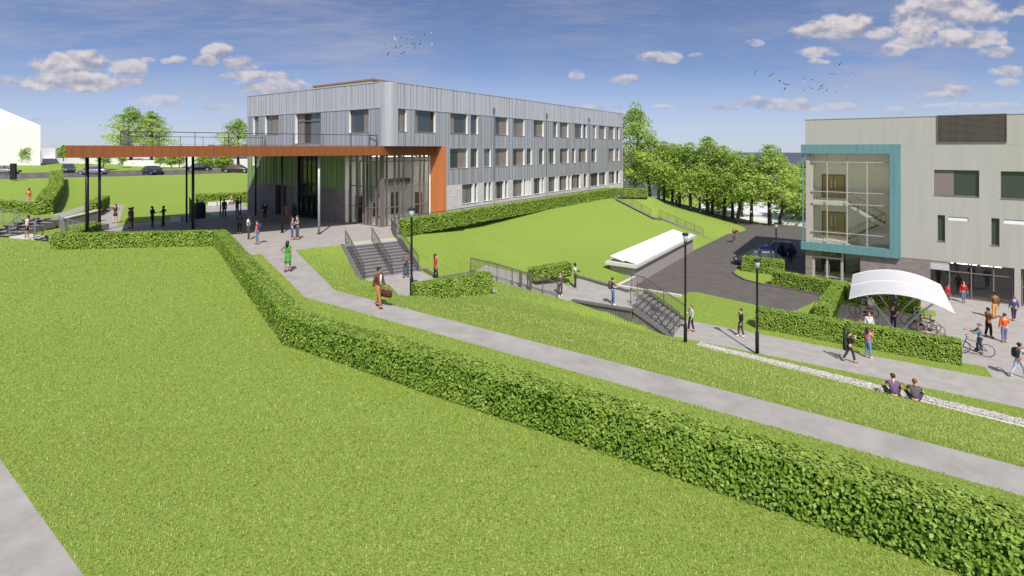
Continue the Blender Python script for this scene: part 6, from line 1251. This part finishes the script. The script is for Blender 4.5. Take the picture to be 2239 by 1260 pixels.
for u, v, ru_, rv_, a in cl:
    dx = M_('MULTIPLY', M_('SUBTRACT', gx, (u-CX)/F), F/ru_/1.5); dz0 = M_('MULTIPLY', M_('SUBTRACT', gzz, (HV-v)/F), F/rv_/1.5); dz_ = M_('MAXIMUM', dz0, M_('MULTIPLY', dz0, 1.5)) if False else M_('MINIMUM', dz0, M_('MULTIPLY', dz0, 1.45)); d2 = M_('ADD', M_('MULTIPLY', dx, dx), M_('MULTIPLY', dz_, dz_))
    e = M_('SUBTRACT', M_('MULTIPLY_ADD', nA_, 3.4, -.85), d2); m_ = M_('MULTIPLY', M_('MULTIPLY', e, 1.9, None, True), a)
    t_ = M_('MULTIPLY', M_('MULTIPLY_ADD', dz0, .5, .5, True), m_)
    mask = m_ if mask is None else M_('MAXIMUM', mask, m_); topv = t_ if topv is None else M_('MAXIMUM', topv, t_)
rel = M_('DIVIDE', topv, M_('MAXIMUM', mask, .02)); shade = M_('ADD', M_('MULTIPLY_ADD', rel, .95, -.02), M_('ADD', M_('MULTIPLY', M_('SUBTRACT', nA_, nS_), 4.2), M_('MULTIPLY_ADD', nB_, .8, -.36)), None, True)
ccol = N.new('ShaderNodeMix'); ccol.data_type = 'RGBA'; L_.new(shade, ccol.inputs[0]); ccol.inputs[6].default_value = (3.3, 3.5, 4.5, 1); ccol.inputs[7].default_value = (7.3, 6.7, 6.8, 1)
mk = M_('MULTIPLY', M_('SMOOTHSTEP', mask, 0, 1) if False else M_('POWER', mask, 1.15), .93)
mpc = N.new('ShaderNodeMapping'); mpc.inputs['Rotation'].default_value = (0, 0, R(14)); mpc.inputs['Scale'].default_value = (1.3, 9, 1); L_.new(pv_.outputs[0], mpc.inputs['Vector'])
ci = noise(2.2, 8, .62, mpc.outputs[0], .35); lo_m = noise(2.1, 2, .5, pv_.outputs[0])
mpd = N.new('ShaderNodeMapping'); mpd.inputs['Rotation'].default_value = (0, 0, R(8)); mpd.inputs['Scale'].default_value = (2, 16, 1); L_.new(pv_.outputs[0], mpd.inputs['Vector']); ripple = noise(11, 5, .6, mpd.outputs[0], .2)
cir = M_('MULTIPLY', M_('MULTIPLY_ADD', ci, 3.6, -1.45, True), M_('MULTIPLY_ADD', lo_m, 4.2, -1.6, True)); cir = M_('ADD', M_('MULTIPLY', cir, .6), M_('MULTIPLY', M_('MULTIPLY_ADD', ripple, 3, -1.4, True), .17), None, True)
hz = N.new('ShaderNodeMix'); hz.data_type = 'RGBA'; L_.new(M_('MULTIPLY', M_('MULTIPLY_ADD', gzz, -6.5, 1.0, True), .75), hz.inputs[0]); L_.new(tint.outputs[2], hz.inputs[6]); hz.inputs[7].default_value = (5.5, 5.95, 7.1, 1)
m1 = N.new('ShaderNodeMix'); m1.data_type = 'RGBA'; L_.new(M_('MULTIPLY', cir, M_('MULTIPLY', gzz, 8, None, True)), m1.inputs[0]); L_.new(hz.outputs[2], m1.inputs[6]); m1.inputs[7].default_value = (4.6, 4.7, 5.7, 1)
m2 = N.new('ShaderNodeMix'); m2.data_type = 'RGBA'; L_.new(M_('MULTIPLY', mk, M_('MULTIPLY', Y, 20, None, True)), m2.inputs[0]); L_.new(m1.outputs[2], m2.inputs[6]); L_.new(ccol.outputs[2], m2.inputs[7])
L_.new(m2.outputs[2], bg.inputs['Color'])
sd_ = bpy.data.lights.new('sun', 'SUN'); sd_.energy = SUN_E; sd_.angle = R(.53); sd_.color = (1, .955, .89); so_ = bpy.data.objects.new('sun', sd_); COL.objects.link(so_)
dv = Vector((math.sin(SAZ)*math.cos(SEL), math.cos(SAZ)*math.cos(SEL), -math.sin(SEL))); so_.rotation_euler = dv.to_track_quat('-Z', 'Y').to_euler(); so_.location = (0, -20, 60)
cd = bpy.data.cameras.new('camera'); cam = bpy.data.objects.new('camera', cd); COL.objects.link(cam); cam.location = (0, 0, EYE); cam.rotation_euler = (R(90), 0, 0)
cd.sensor_width = 36; cd.lens = 36*F/2239; cd.shift_y = -(630-HV)/2239; cd.clip_end = 8000; cd.clip_start = .1; SC.camera = cam
SC.view_settings.view_transform = 'Standard'; SC.view_settings.look = 'None'; SC.view_settings.gamma = 1; SC.view_settings.exposure = EXPO
SC.cycles.max_bounces = 6; SC.cycles.transparent_max_bounces = 12; SC.cycles.use_denoising = True
